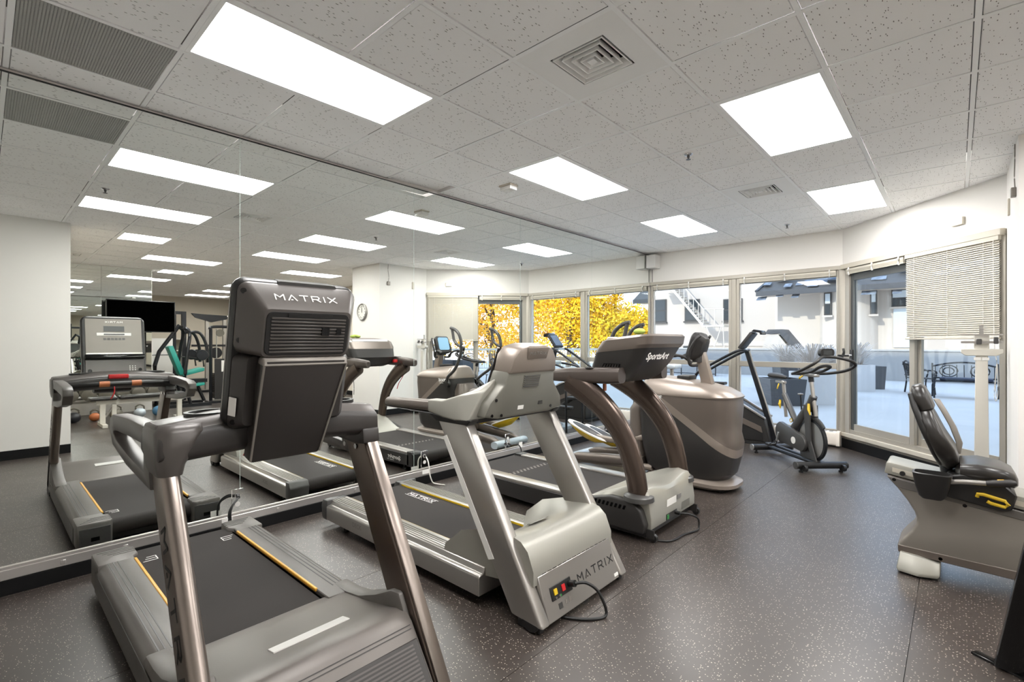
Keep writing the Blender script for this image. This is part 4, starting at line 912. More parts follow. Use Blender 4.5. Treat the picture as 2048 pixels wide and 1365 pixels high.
text_part('body_lettering', 'OCTANE', .058, (1.60, OY-.262, .845), (1, 0, 0), (0, 0, 1), 'print_white', t, .25, .002, .006); text_part('body_lettering', 'FITNESS', .024, (1.66, OY-.262, .805), (1, 0, 0), (0, 0, 1), 'print_white', t, .25, .0, .006)
part('rear_shroud', B().loft([[(1.40+a*.10, OY+b2*.20, zz) for a, b2 in rrect(2, 2, .7, 4)] for zz in (.13, .30, .70)]+[[(1.42+a*.06, OY+b2*.15, .80) for a, b2 in rrect(2, 2, .7, 4)]]), 'taupe', t)
mast = part('mast', B().hexa([(2.03,OY-.045,.98),(2.14,OY-.045,.96),(2.14,OY+.045,.96),(2.03,OY+.045,.98)], [(1.945,OY-.04,1.34),(2.04,OY-.04,1.34),(2.04,OY+.04,1.34),(1.945,OY+.04,1.34)]).bevel(.008, 2), 'taupe_light', t)
hd = Vector((.30, 0, .954)); hw = Vector((.954, 0, -.30))
def HP(yv, u, w): p = Vector((1.93, 0, 1.215))+hd*u+hw*w; return (p.x, OY+yv, p.z)
head = part('console', B().loft([[HP(a, .145+b2, w) for a, b2 in rrect(wd, hh, .05, 4)] for wd, hh, w in ((.235,.25,-.045), (.26,.275,-.03), (.25,.27,.02), (.17,.20,.075), (.10,.13,.09))]), 'black_soft', t, 30)
part('screen', B().loft([[HP(a, .155+b2, w) for a, b2 in rrect(.20, .20, .03, 3)] for w in (-.05, -.044)]), 'screen_blue', head)
part('badge', B().loft([[HP(.085*math.cos(2*math.pi*k/18), .235+.035*math.sin(2*math.pi*k/18), w+.45*-(.035*math.sin(2*math.pi*k/18))) for k in range(18)] for w in (.040, .048)]), 'pale_blue', head)
part('collar', B().loft([[(1.985+a*.055, OY+b2*.075, zz) for a, b2 in rrect(2, 2, .8, 4)] for zz in (1.20, 1.26, 1.31)]), 'charcoal', t)
part('speaker_slot', B().loft([[HP(a*.03, .145+b2*.02, w) for a, b2 in rrect(2, 2, .5, 3)] for w in (.066, .083)]), 'graphite', head)
part('shelf', B().box(1.80, 1.93, OY-.09, OY+.09, 1.02, 1.065).bevel(.012, 2), 'black_soft', t)
for s in (-1, 1):
    part('fixed_handle', B().tube(spline([(2.0,OY+s*.07,1.17),(1.96,OY+s*.15,1.18),(1.96,OY+s*.165,1.30),(2.02,OY+s*.155,1.42),(2.05,OY+s*.13,1.455)], 6), .014, 10), 'black_soft', t)
    part('front_grip', B().tube(spline([(1.97,OY+s*.13,1.19),(1.90,OY+s*.17,1.255),(1.80,OY+s*.20,1.265),(1.72,OY+s*.21,1.235)], 6), [.014]*10+[.02]*9, 10), 'black_soft', t)
    dx = .02 if s < 0 else -.14; yy = OY+s*.31
    arm = part('swing_arm', B().tube(spline([(1.52,OY+s*.27,.80),(1.46+dx*.3,yy,.90),(1.30+dx*.6,yy,1.02),(1.185+dx,yy,1.20),(1.155+dx,yy,1.36),(1.20+dx,yy,1.50),(1.29+dx,yy,1.575),(1.38+dx,yy,1.60)], 6), .022, 10), 'graphite', t)
    part('grip_loop', B().tube(spline([(1.355+dx,yy,1.60),(1.335+dx,yy,1.52),(1.31+dx,yy,1.43),(1.25+dx,yy,1.37),(1.165+dx,yy,1.335)], 5), .020, 10), 'graphite', arm)
    part('arm_pivot', B().cyl((1.52,OY+s*.25,.80), (1.52,OY+s*.30,.80), .05, 18), 'black_plastic', t)
    zo = 0 if s < 0 else -.10
    yp = OY+s*.175
    part('pedal_arm', B().loft([[(xx, yp+a*.028, zc+b2*.030) for a, b2 in rrect(2, 2, .6, 3)] for xx, zc in ((1.50,.42+zo), (1.30,.36+zo), (1.10,.335+zo), (.90,.345+zo))]), 'taupe_light', t)
    def ped(k, dz): return [(.80+.26*c*k, yp+.085*sn*k, .395+zo-.13*c*k*.7+dz) for c, sn in [(math.cos(2*math.pi*q/24), math.sin(2*math.pi*q/24)) for q in range(24)]]
    pd_ = part('pedal', B().loft([ped(.45, -.075), ped(.9, -.02), ped(1.0, .0)]), 'yellow', t, 60)
    part('pedal_rim', B().loft([ped(1.0, .0), ped(1.03, .006), ped(1.0, .018), ped(.90, .018)]), 'label_white', pd_)
    part('pedal_pad', B().loft([ped(.78, .016), ped(.76, .022)]), 'charcoal', pd_)
    part('floor_tube', B().tube([(.62,OY+s*.20,.065),(1.60,OY+s*.20,.125)], .034, 14), 'taupe_light', t)
    part('track_cover', B().loft([[(xx, OY+s*.20+a*w, .10+zc+b2*h) for a, b2 in rrect(2, 2, .7, 3)] for xx, w, h, zc in ((.55,.03,.02,-.03), (.68,.055,.045,.0), (1.05,.06,.055,.03), (1.50,.055,.05,.07))]), 'taupe', t)
part('rear_stabilizer', B().loft([[(.55+a*.06, OY+yy, .055+b2*.045) for a, b2 in rrect(2, 2, .8, 4)] for yy in (-.30, -.27, .27, .30)]), 'pale_blue', t)
part('power_cord', B().tube(spline([(1.40,5.02,.72),(1.30,5.06,.70),(1.24,5.10,.60),(1.24,5.12,.30),(1.22,5.14,.02)], 6), .005, 6), 'cord_black', t)
room()

# ------------------------------------------------------------------ pedestal stepper behind the elliptical (seen in the mirror)
t = thing('pedal_stepper', 'pale blue pedestal stepper with black pedals, seen in the mirror beside the bronze treadmill', 'stepper', (1.05, 6.35, 0))
part('base', B().loft([[(.98+a*.24, 6.33+b2*.26, zz) for a, b2 in rrect(2, 2, .5, 4)] for zz in (0, .045)]+[[(.98+a*.20, 6.33+b2*.22, .065) for a, b2 in rrect(2, 2, .5, 4)]]), 'pale_blue', t)
part('pedestal', B().tube(spline([(.82,6.28,.05),(.93,6.29,.10),(1.02,6.30,.25),(1.06,6.31,.48),(1.05,6.32,.68),(1.03,6.33,.82)], 6), [.075]*8+[.07]*8+[.062]*8+[.055]*7, 14, .9), 'pale_blue', t)
part('post', B().tube([(1.03,6.33,.78),(1.02,6.33,1.10)], .026, 12), 'silver', t)
part('tray', B().box(.90, 1.12, 6.22, 6.44, 1.04, 1.10).bevel(.02, 2), 'pale_blue', t)
for s in (-1, 1):
    part('pedal_arm', B().tube([(1.02,6.40+.06*s,.30),(.80,6.46+.12*s,.42+.05*s)], .03, 10, 1, square=True), 'black_plastic', t)
    part('pedal', B().box(.58, .84, 6.40+.14*s-.06, 6.40+.14*s+.06, .40+.06*s, .45+.06*s).bevel(.015, 2), 'black_plastic', t)
    part('side_leg', B().tube(spline([(.98,6.33+s*.16,1.06),(.70,6.33+s*.20,1.02),(.60,6.33+s*.21,.92),(.58,6.33+s*.22,.5),(.57,6.33+s*.22,.0)], 5), .017, 10), 'bar_dark', t)
part('wire_ring', B().tube([(1.02+.07*math.cos(2*math.pi*k/16), 6.33+.07*math.sin(2*math.pi*k/16), .80) for k in range(16)], .006, 6, closed=True), 'pale_blue', t)
room()

# ------------------------------------------------------------------ stair climber by the window
t = thing('stair_climber', 'black stair climber with two long handrails in front of the window', 'stair climber', (1.5, 7.33, 0))
CY0, CY1 = 7.14, 7.52
side = [(2.02,.045),(1.955,.355),(1.48,.63),(1.25,.70),(1.02,.70),(.92,.60),(.92,.045)]
bd_ = part('housing', B().prism(side, 'y', CY0+.02, CY1-.02).bevel(.010, 1), 'black_soft', t)
part('side_panel', B().prism([(1.94,.06),(1.92,.16),(1.0,.52),(.98,.06)], 'y', CY0+.012, CY0+.021), 'black_plastic', bd_)
part('grey_band', B().prism([(1.93,.17),(1.915,.25),(1.10,.58),(1.10,.50)], 'y', CY0+.010, CY0+.020), 'taupe', bd_)
part('top_strip', B().prism([(1.965,.35),(1.965,.378),(1.49,.655),(1.26,.722),(1.26,.70),(1.485,.628)], 'y', CY0+.005, CY0+.05).bevel(.004, 1), 'silver', t)
part('top_strip', B().prism([(1.965,.35),(1.965,.378),(1.49,.655),(1.26,.722),(1.26,.70),(1.485,.628)], 'y', CY1-.05, CY1-.005).bevel(.004, 1), 'silver', t)
part('base_frame', B().box(.86, 2.10, CY0, CY0+.05, 0, .05).box(.86, 2.10, CY1-.05, CY1, 0, .05).box(.86, .92, CY0+.05, CY1-.05, 0, .05).box(2.04, 2.10, CY0+.05, CY1-.05, 0, .05), 'black_plastic', t)
yp = 7.31
post = part('front_post', B().hexa([(2.02,yp-.028,.04),(2.085,yp-.028,.04),(2.085,yp+.028,.04),(2.02,yp+.028,.04)], [(1.655,yp-.028,1.28),(1.715,yp-.028,1.28),(1.715,yp+.028,1.28),(1.655,yp+.028,1.28)]).bevel(.005, 1), 'bar_dark', t)
part('post_face', B().hexa([(2.085,yp-.024,.04),(2.092,yp-.024,.04),(2.092,yp+.024,.04),(2.085,yp+.024,.04)], [(1.715,yp-.024,1.28),(1.722,yp-.024,1.28),(1.722,yp+.024,1.28),(1.715,yp+.024,1.28)]), 'silver', post)
for s, yy in ((-1, CY0+.01), (1, CY1-.01)):
    part('handrail', B().tube(spline([(1.70,yp+s*.02,1.275),(1.64,yy,1.285),(1.45,yy,1.195),(1.12,yy,1.00),(1.03,yy,.92),(1.0,yy,.80),(.99,yy,.62)], 6), .020, 12), 'bar_dark', t)
    part('step', B().box(1.05, 1.36, (CY0+CY1)/2+s*.09-.07, (CY0+CY1)/2+s*.09+.07, .74+.03*s, .78+.03*s).bevel(.008, 1), 'black_plastic', t)
part('rail_bend', B().tube([(1.64,CY0+.01,1.285),(1.66,yp-.06,1.29),(1.66,yp+.06,1.29),(1.64,CY1-.01,1.285)], .021, 12), 'chrome', t)
cons = part('console', B().hexa([(1.60,yp-.13,1.325),(1.63,yp-.13,1.295),(1.63,yp+.13,1.295),(1.60,yp+.13,1.325)], [(1.765,yp-.13,1.545),(1.795,yp-.13,1.515),(1.795,yp+.13,1.515),(1.765,yp+.13,1.545)]).bevel(.008, 2), 'black_soft', t)
part('screen', B().hexa([(1.608,yp-.10,1.342),(1.612,yp-.10,1.338),(1.612,yp+.10,1.338),(1.608,yp+.10,1.342)], [(1.748,yp-.10,1.530),(1.752,yp-.10,1.526),(1.752,yp+.10,1.526),(1.748,yp+.10,1.530)]), 'screen_navy', cons)
part('book_rest', B().prism([(1.77,1.545),(1.80,1.575),(1.90,1.555),(1.91,1.505),(1.885,1.50),(1.875,1.53),(1.80,1.54)], 'y', yp-.10, yp+.10).bevel(.004, 1), 'bar_dark', cons)
room()

# ------------------------------------------------------------------ indoor cycle (built along its own axis, then turned)
t = thing('spin_bike', 'grey indoor cycling bike with yellow levers standing in front of the windows', 'exercise bike', (2.15, 6.75, 0), None, R(-45.45))
for s0, wd, nm in ((.0, .25, 'rear_stabilizer'), (.92, .27, 'front_stabilizer')):
    st = part(nm, B().tube([(s0,-wd,.075),(s0,wd,.075)], .038, 16), 'black_plastic', t)
    for s in (-1, 1):
        part('end_plug', B().lathe([(.040,0),(.040,.012),(.001,.014)] if s > 0 else [(.040,0),(.040,-.012),(.001,-.014)], (s0, s*wd, .075), 'y', 16), 'graphite' if s0 else 'silver', st)
        part('levelling_foot', B().lathe([(.022,0),(.022,.018),(.012,.022),(.012,.05)], (s0, s*(wd-.05), 0), n=12), 'black_plastic', st)
        if s0: part('transport_wheel', B().lathe([(.008,-.014),(.034,-.014),(.036,0),(.034,.014),(.008,.014)], (s0+.055, s*(wd-.06), .055), 'y', 16), 'black_plastic', st)
for s in (-1, 1): part('base_tube', B().tube([(.02,s*.055,.085),(.90,s*.045,.090)], .022, 12), 'bar_dark', t)
part('frame_foot', B().loft([[(.62,-.03,.10),(.92,-.03,.10),(.92,.03,.10),(.62,.03,.10)], [(.60,-.028,.22),(.70,-.028,.22),(.70,.028,.22),(.60,.028,.22)]]), 'graphite', t)
part('seat_tube', B().tube([(.262,0,.77),(.49,0,.47)], .034, 14, .9), 'graphite', t)
part('head_tube', B().tube([(.80,0,.80),(.76,0,.72),(.54,0,.47),(.44,0,.36)], [.040,.044,.050,.05], 14), 'graphite', t)
part('fork', B().loft([[(.70,-.05,.70),(.80,-.05,.70),(.80,-.035,.70),(.70,-.035,.70)], [(.74,-.05,.31),(.82,-.05,.31),(.82,-.035,.31),(.74,-.035,.31)]]).loft([[(.70,.035,.70),(.80,.035,.70),(.80,.05,.70),(.70,.05,.70)], [(.74,.035,.31),(.82,.035,.31),(.82,.05,.31),(.74,.05,.31)]]).loft([[(.74,-.05,.31),(.82,-.05,.31),(.82,-.035,.31),(.74,-.035,.31)], [(.88,-.05,.08),(.93,-.05,.08),(.93,-.035,.08),(.88,-.035,.08)]]), 'graphite', t)
fw = part('flywheel', B().lathe([(.03,-.018),(.19,-.018),(.222,-.014),(.225,0),(.222,.014),(.19,.018),(.03,.018)], (.78, 0, .315), 'y', 40), 'alu', t)
part('wheel_rim', B().lathe([(.205,-.0195),(.227,-.016),(.229,0),(.227,.016),(.205,.0195)], (.78, 0, .315), 'y', 40, False), 'bar_dark', fw)
part('wheel_guard', B().tube([(.78+.245*math.cos(R(a)), 0, .315+.245*math.sin(R(a))) for a in range(40, 161, 8)], .03, 10, .35, up=(0,1,0)), 'graphite', t)
cg = part('chain_guard', B().prism([(x_, z_) for x_, z_ in arc(.335,.325,.125,100,285,12)]+[(x_, z_) for x_, z_ in arc(.68,.265,.095,-75,75,8)], 'y', -.085, -.040).bevel(.010, 2), 'graphite', t)
part('guard_disc', B().lathe([(.040,-.004),(.040,0),(.001,0)], (.575,-.0855,.275), 'y', 24), 'label_white', cg)
part('yellow_emblem', B().lathe([(.026,-.003),(.026,0),(.016,0),(.016,-.003)], (.47,-.046,.485), 'y', 20, False), 'yellow', t)
for s, a in ((-1, 250), (1, 70)):
    cx_, cz_ = .335+.165*math.cos(R(a)), .325+.165*math.sin(R(a)); yy = s*.115
    ck = part('crank', B().loft([[(.335-.016,yy-.008,.325),(.335+.016,yy-.008,.325),(.335+.016,yy+.008,.325),(.335-.016,yy+.008,.325)], [(cx_-.013,yy-.008,cz_),(cx_+.013,yy-.008,cz_),(cx_+.013,yy+.008,cz_),(cx_-.013,yy+.008,cz_)]]).bevel(.004, 1), 'alu', t)
    part('pedal', B().box(cx_-.05, cx_+.05, yy+s*.02-.0, yy+s*.11, cz_-.014, cz_+.014).bevel(.006, 1), 'black_plastic', ck)
    part('toe_cage', B().tube(spline([(cx_+.03,yy+s*.02,cz_),(cx_+.09,yy+s*.04,cz_+.04),(cx_+.10,yy+s*.07,cz_+.06),(cx_+.09,yy+s*.09,cz_+.04),(cx_+.03,yy+s*.11,cz_)], 4), .005, 6), 'bar_dark', ck)
part('seat_post', B().tube([(.245,0,.92),(.285,0,.62),(.303,0,.50)], .020, 12), 'silver', t)
part('seat_slider', B().box(.10, .28, -.02, .02, .895, .930).bevel(.006, 1), 'silver', t)
sd = part('saddle', B().loft([[(xx, a*w, zc+b2*h) for a, b2 in rrect(2, 2, .8, 4)] for xx, w, h, zc in ((.02,.055,.022,.985), (.05,.085,.032,.985), (.12,.080,.030,.982), (.20,.040,.026,.978), (.29,.024,.020,.972), (.31,.012,.012,.970))]), 'black_soft', t)
part('handle_post', B().tube([(.755,0,1.01),(.80,0,.78),(.842,0,.585)], .021, 12), 'silver', t)
part('post_sleeve', B().tube([(.752,0,1.025),(.765,0,.955)], .028, 12), 'black_plastic', t)
part('bar_carrier', B().box(.60, .86, -.035, .035, 1.015, 1.045).bevel(.008, 1), 'silver', t)
bars = part('handlebar', B().tube(spline([(.62,-.12,1.04),(.75,-.20,1.05),(.95,-.25,1.09),(1.10,-.24,1.15),(1.13,-.18,1.20),(1.05,-.08,1.235),(1.02,0,1.24),(1.05,.08,1.235),(1.13,.18,1.20),(1.10,.24,1.15),(.95,.25,1.09),(.75,.20,1.05),(.62,.12,1.04)], 5), .016, 10), 'black_soft', t)
part('inner_bar', B().tube(spline([(.62,-.12,1.04),(.70,-.06,1.05),(.86,-.055,1.08),(.98,-.06,1.13),(1.0,0,1.145),(.98,.06,1.13),(.86,.055,1.08),(.70,.06,1.05),(.62,.12,1.04)], 5), .016, 10), 'black_soft', bars)
part('rear_bar', B().tube([(.62,-.12,1.04),(.61,0,1.035),(.62,.12,1.04)], .016, 10), 'black_soft', bars)
cs = part('computer', B().loft([[(1.0+w, a, 1.285+b2) for a, b2 in rrect(.15, .085, .035, 4)] for w in (-.02, .025)]), 'black_plastic', t)
part('computer_screen', B().box(.976, .981, -.045, .045, 1.262, 1.31), 'screen_grey', cs); part('computer_back', B().box(1.024, 1.029, -.045, .045, 1.262, 1.31), 'screen_grey', cs)
part('computer_mount', B().box(.985, 1.03, -.035, .035, 1.225, 1.25).bevel(.004, 1), 'silver', t)
part('phone_holder', B().tube(spline([(1.05,.14,1.24),(1.06,.15,1.29),(1.05,.15,1.33)], 4), .012, 8).box(1.02, 1.08, .11, .19, 1.245, 1.265), 'black_plastic', t)
for c0, c1 in (((.262,-.05,.70), (.275,-.055,.60)), ((.80,-.055,.72), (.835,-.06,.60))): part('yellow_lever', B().tube([c0, ((c0[0]+c1[0])/2, c0[1]-.012, (c0[2]+c1[2])/2), c1], [.012,.016,.010], 10, .6), 'yellow', t)
part('seat_lever', B().tube([(.20,-.03,.89),(.215,-.05,.86),(.21,-.055,.83)], .008, 8), 'yellow', t); part('bar_lever', B().tube([(.66,-.03,1.015),(.655,-.06,1.0),(.665,-.07,.985)], .010, 8), 'yellow', t)
part('brake_knob', B().tube([(.60,0,.55),(.585,0,.70),(.575,0,.79)], .008, 8), 'bar_dark', t); part('brake_cap', B().lathe([(.012,0),(.030,.008),(.030,.016),(.004,.024)], (.574, 0, .79), n=16), 'panel_grey', t)
room()

# ------------------------------------------------------------------ recumbent bike at the right
t = thing('recumbent_bike', 'grey recumbent exercise bike with a black seat and yellow lever at the right edge', 'exercise bike', (3.9, 3.95, 0))
N0, N1 = 3.815, 4.085
prof = [(3.545,.565),(3.565,.535),(3.60,.495),(3.65,.425),(3.683,.365),(3.692,.330),(3.690,.295),(3.668,.250),(3.635,.205),(3.610,.165),(3.600,.125),(3.610,.105),(4.95,.075),(5.02,.12),(5.00,.36),(4.60,.395)]
part('side_body', B().prism(prof, 'y', N0, N1).bevel(.016, 3, 50), 'panel_grey', t)
part('lower_trim', B().prism([(3.602,.150),(3.605,.105),(4.95,.073),(4.95,.135)], 'y', N0-.006, N1+.006).bevel(.004, 1), 'taupe', t)
part('upper_trim', B().prism([(3.548,.562),(3.60,.50),(4.60,.36),(4.60,.40)], 'y', N0-.004, N1+.004).bevel(.003, 1), 'tm_grey', t)
rl = part('seat_rail', B().prism([(3.535,.575),(3.545,.640),(3.56,.646),(4.62,.470),(4.62,.400)], 'y', N0+.012, N1-.012).bevel(.006, 2), 'silver_soft', t)
part('rail_slot', B().prism([(3.575,.590),(3.575,.615),(4.60,.447),(4.60,.420)], 'y', N0+.008, N0+.0125), 'off_white', rl)
part('rail_knob', B().cyl((3.625,N0+.009,.588), (3.625,N0-.006,.588), .014, 14), 'black_plastic', rl)
for xx, zz in ((3.585, .545), (3.905, .455), (3.80, .118)): part('screw', B().cyl((xx,N0-.001,zz), (xx,N0-.006,zz), .010, 10), 'black_gloss', rl)
part('rear_foot', B().loft([[(3.605,3.745,.012),(3.70,3.72,.012),(3.79,3.76,.012),(3.79,4.14,.012),(3.70,4.18,.012),(3.605,4.155,.012)], [(3.60,3.75,.03),(3.71,3.722,.03),(3.80,3.765,.03),(3.80,4.135,.03),(3.71,4.178,.03),(3.60,4.15,.03)], [(3.615,3.79,.115),(3.70,3.78,.115),(3.80,3.80,.09),(3.80,4.10,.09),(3.70,4.12,.115),(3.615,4.11,.115)]]).bevel(.006, 2), 'silver_soft', t)
part('foot_pad', B().box(3.615, 3.79, 3.76, 4.14, 0, .012), 'black_plastic', t)
part('front_foot', B().box(4.78, 4.92, 3.72, 4.18, 0, .085).bevel(.012, 2), 'silver_soft', t)
cr = part('seat_carriage', B().prism([(3.80,.50),(3.83,.62),(3.90,.64),(4.07,.605),(4.115,.56),(4.095,.475),(4.06,.46)], 'y', N0-.03, N1+.03).bevel(.008, 1), 'black_plastic', t)
part('yellow_lever', B().tube([(3.955,3.765,.528),(3.958,3.76,.545),(3.98,3.757,.547),(4.065,3.757,.528),(4.078,3.758,.510),(4.065,3.759,.495),(4.01,3.759,.504),(3.995,3.759,.512)], .0095, 10), 'yellow', cr)
bs = Vector((-.175, 0, .52)).normalized(); bw = Vector((.52, 0, .175)).normalized()
def BS(yv, u, w): p = Vector((3.845, 0, .655))+bs*u+bw*w; return (p.x, 3.96+yv, p.z)
def cushion(rows): return B().loft([[BS(a, u, w0+b2) for a, b2 in [(p[0], p[1]) for p in rrect(wd, th, min(th, wd)*.42, 4)]] for u, wd, th, w0 in rows])
part('back_shell', cushion([(.02,.22,.03,-.035), (.10,.32,.035,-.04), (.25,.34,.035,-.045), (.38,.26,.035,-.045), (.46,.20,.03,-.04)]), 'black_plastic', t)
part('back_cushion', cushion([(-.01,.16,.04,0), (.02,.26,.085,.005), (.10,.36,.10,.004), (.20,.37,.085,-.006), (.30,.32,.075,-.008), (.335,.26,.070,-.008), (.345,.24,.062,-.008)]), 'vinyl', t)
part('head_cushion', cushion([(.335,.22,.060,-.004), (.350,.25,.080,.0), (.42,.25,.080,.0), (.475,.21,.070,0), (.50,.14,.045,0)]), 'vinyl', t)
part('side_wing', B().loft([[(3.87+dx, 4.13, zz), (3.90+dx, 4.15, zz), (3.90+dx, 4.17, zz), (3.865+dx, 4.165, zz)] for dx, zz in ((-.01,.69), (0,.76), (-.03,.86), (-.07,.95), (-.11,1.03))]).bevel(.006, 2), 'panel_grey', t)
part('back_post', B().tube([(3.83,3.96,.58),(3.81,3.96,.72)], .03, 10), 'bar_dark', t)
part('seat_cushion', B().loft([[(xx, 3.96+a, zc+b2) for a, b2 in rrect(w, h, h*.42, 4)] for xx, w, h, zc in ((3.865,.22,.04,.645), (3.885,.34,.085,.648), (3.96,.38,.095,.655), (4.06,.36,.09,.645), (4.105,.30,.08,.628), (4.122,.20,.04,.615))]), 'vinyl', t)
for s, yy in ((-1, 3.745), (1, 4.185)):
    part('arm_tube', B().tube(spline([(3.82,3.96+s*.12,.585),(3.84,yy,.595),(3.90,yy,.605),(4.0,yy,.615)], 5), .014, 10), 'silver', t)
    part('arm_grip', B().tube([(3.99,yy,.613),(4.02,yy,.618),(4.09,yy,.632),(4.108,yy,.636)], [.015,.02,.021,.012], 12), 'black_soft', t)
part('pulse_spot', B().tube([(4.035,3.7445,.6355),(4.06,3.7445,.6395)], .008, 8), 'amber', t)
part('bottle_basket', B().loft([[(3.765+a*w, 3.725+b2*d_, zz) for a, b2 in rrect(2, 2, .5, 4)] for zz, w, d_ in ((.49,.045,.045), (.505,.06,.05), (.56,.075,.062), (.635,.088,.068), (.638,.078,.058), (.60,.070,.055), (.52,.052,.042))]), 'black_plastic', t)
part('console_mast', B().tube([(4.72,3.95,.38),(4.82,3.95,.90),(4.85,3.95,1.15)], .035, 12), 'silver', t)
part('console', B().loft([[(4.80+.10*f+a*.0+w, 3.95+a, 1.12+b2+.0*f) for a, b2 in rrect(.34, .24, .05, 4)] for f, w in ((0, 0), (.4, .05))]), 'black_soft', t)
for s in (-1, 1): part('pedal', B().box(4.50+s*.12, 4.62+s*.12, 3.95+s*.17-.045, 3.95+s*.17+.045, .30+s*.10, .33+s*.10).bevel(.006, 1), 'black_plastic', t)
room()

# ------------------------------------------------------------------ black weight machine frame cut by the right edge
t = thing('weight_machine', 'black steel upright of a weight machine in the lower right corner', 'weight machine', (4.1, 2.93, 0))
def lean(x0, x1, y0, y1, z0, z1, k): return B().hexa([(x0+k*z0,y0,z0),(x1+k*z0,y0,z0),(x1+k*z0,y1,z0),(x0+k*z0,y1,z0)], [(x0+k*z1,y0,z1),(x1+k*z1,y0,z1),(x1+k*z1,y1,z1),(x0+k*z1,y1,z1)])
part('upright', lean(3.985, 4.115, 2.905, 2.955, .012, 1.95, .166).bevel(.008, 2), 'black_gloss', t)
part('floor_plate', B().hexa([(3.915,2.985,0),(4.13,2.855,0),(4.155,2.89,0),(3.94,3.02,0)], [(3.915,2.985,.013),(4.13,2.855,.013),(4.155,2.89,.013),(3.94,3.02,.013)]).bevel(.005, 2), 'black_gloss', t)
part('base_bar', B().box(4.10, 5.0, 2.90, 2.96, .012, .075).bevel(.006, 1), 'black_gloss', t)
part('rear_upright', B().box(4.92, 5.0, 2.89, 2.97, .06, 1.95).bevel(.006, 1), 'black_gloss', t)
part('top_bar', B().box(4.30, 5.0, 2.90, 2.96, 1.89, 1.96).bevel(.006, 1), 'black_gloss', t)
part('brace', lean(4.08, 4.14, 2.905, 2.955, .06, .80, 1.05), 'black_gloss', t)
room()

# ------------------------------------------------------------------ physician scale by the right wall
t = thing('physician_scale', 'white upright doctor scale beside the sliding door', 'scale', (4.04, 6.0, 0))
part('platform', B().box(3.84, 4.19, 5.80, 6.12, .03, .085).bevel(.008, 1), 'white_steel', t); part('platform_mat', B().box(3.86, 4.12, 5.82, 6.08, .085, .09), 'black_plastic', t)
for xx, yy in ((3.87,5.83),(4.16,5.83),(3.87,6.09),(4.16,6.09)): part('foot', B().lathe([(.018,0),(.018,.01),(.01,.03)], (xx, yy, 0), n=10), 'black_plastic', t)
part('column', B().hexa([(3.985,5.97,.085),(4.085,5.97,.085),(4.085,6.03,.085),(3.985,6.03,.085)], [(3.995,5.975,1.28),(4.075,5.975,1.28),(4.075,6.025,1.28),(3.995,6.025,1.28)]).bevel(.008, 2), 'white_steel', t)
part('beam_shelf', B().prism([(3.90,1.30),(3.93,1.275),(4.13,1.275),(4.17,1.30),(4.17,1.335),(3.90,1.335)], 'y', 5.955, 6.03).bevel(.004, 1), 'white_steel', t)
part('upper_beam', B().box(3.90, 4.17, 5.965, 5.985, 1.455, 1.468), 'silver', t); part('lower_beam', B().box(3.90, 4.17, 5.96, 5.98, 1.385, 1.405), 'silver', t)
part('poise', B().box(4.0, 4.035, 5.95, 5.99, 1.375, 1.425).bevel(.004, 1), 'graphite', t); part('poise', B().box(4.11, 4.14, 5.95, 5.99, 1.38, 1.44).bevel(.004, 1), 'graphite', t)
part('head_plate', B().box(3.985, 4.085, 6.0, 6.02, 1.28, 1.46).bevel(.01, 2), 'white_steel', t)
part('head_label', B().box(3.985, 4.03, 5.968, 5.974, 1.235, 1.26), 'label_white', t); part('head_label', B().box(4.038, 4.083, 5.968, 5.974, 1.235, 1.26), 'label_white', t)
part('height_rod', B().box(4.02, 4.05, 6.03, 6.045, .1, 1.55), 'alu', t)
room()

# ------------------------------------------------------------------ cords and tags at the mirror outlets
t = OUT[0]; at((0, 1.268, .24))
part('plug', B().tube([(.006,1.268,.278),(.04,1.262,.272)], [.016,.011], 10), 'cord_black', t)
part('cable', B().tube(spline([(.04,1.262,.272),(.085,1.235,.268),(.11,1.20,.24),(.12,1.185,.20),(.125,1.185,.15),(.14,1.19,.06),(.18,1.20,.008),(.28,1.16,.008)], 6), .0065, 8), 'cord_black', t)
part('cable', B().tube(spline([(.035,1.258,.268),(.08,1.225,.255),(.105,1.19,.225),(.115,1.175,.18),(.13,1.175,.06),(.19,1.19,.008)], 6), .0065, 8), 'cord_black', t)
part('tag', B().box(.118, .121, 1.13, 1.20, .125, .165), 'label_white', t); room()
t = OUT[1]; at((0, 2.955, .24))
part('plug', B().tube([(.006,2.955,.278),(.035,2.95,.272)], [.014,.010], 10), 'cord_black', t)
part('cable', B().tube(spline([(.035,2.95,.272),(.07,2.945,.24),(.085,2.945,.19),(.09,2.955,.10),(.10,2.98,.03),(.12,3.02,.008),(.2,3.05,.008)], 6), .006, 8), 'cord_white', t)
part('tag', B().box(.086, .089, 2.865, 2.955, .125, .165), 'label_white', t); room()
t = OUT[2]; at((0, 4.16, .24))
part('plug', B().tube([(.006,4.16,.215),(.05,4.17,.20)], [.014,.010], 10), 'cord_black', t)
part('cable', B().tube(spline([(.05,4.17,.20),(.09,4.24,.20),(.11,4.27,.15),(.12,4.28,.06),(.15,4.30,.008)], 6), .006, 8), 'cord_black', t)
part('tag', B().box(.095, .098, 4.25, 4.31, .165, .225), 'label_white', t); room()
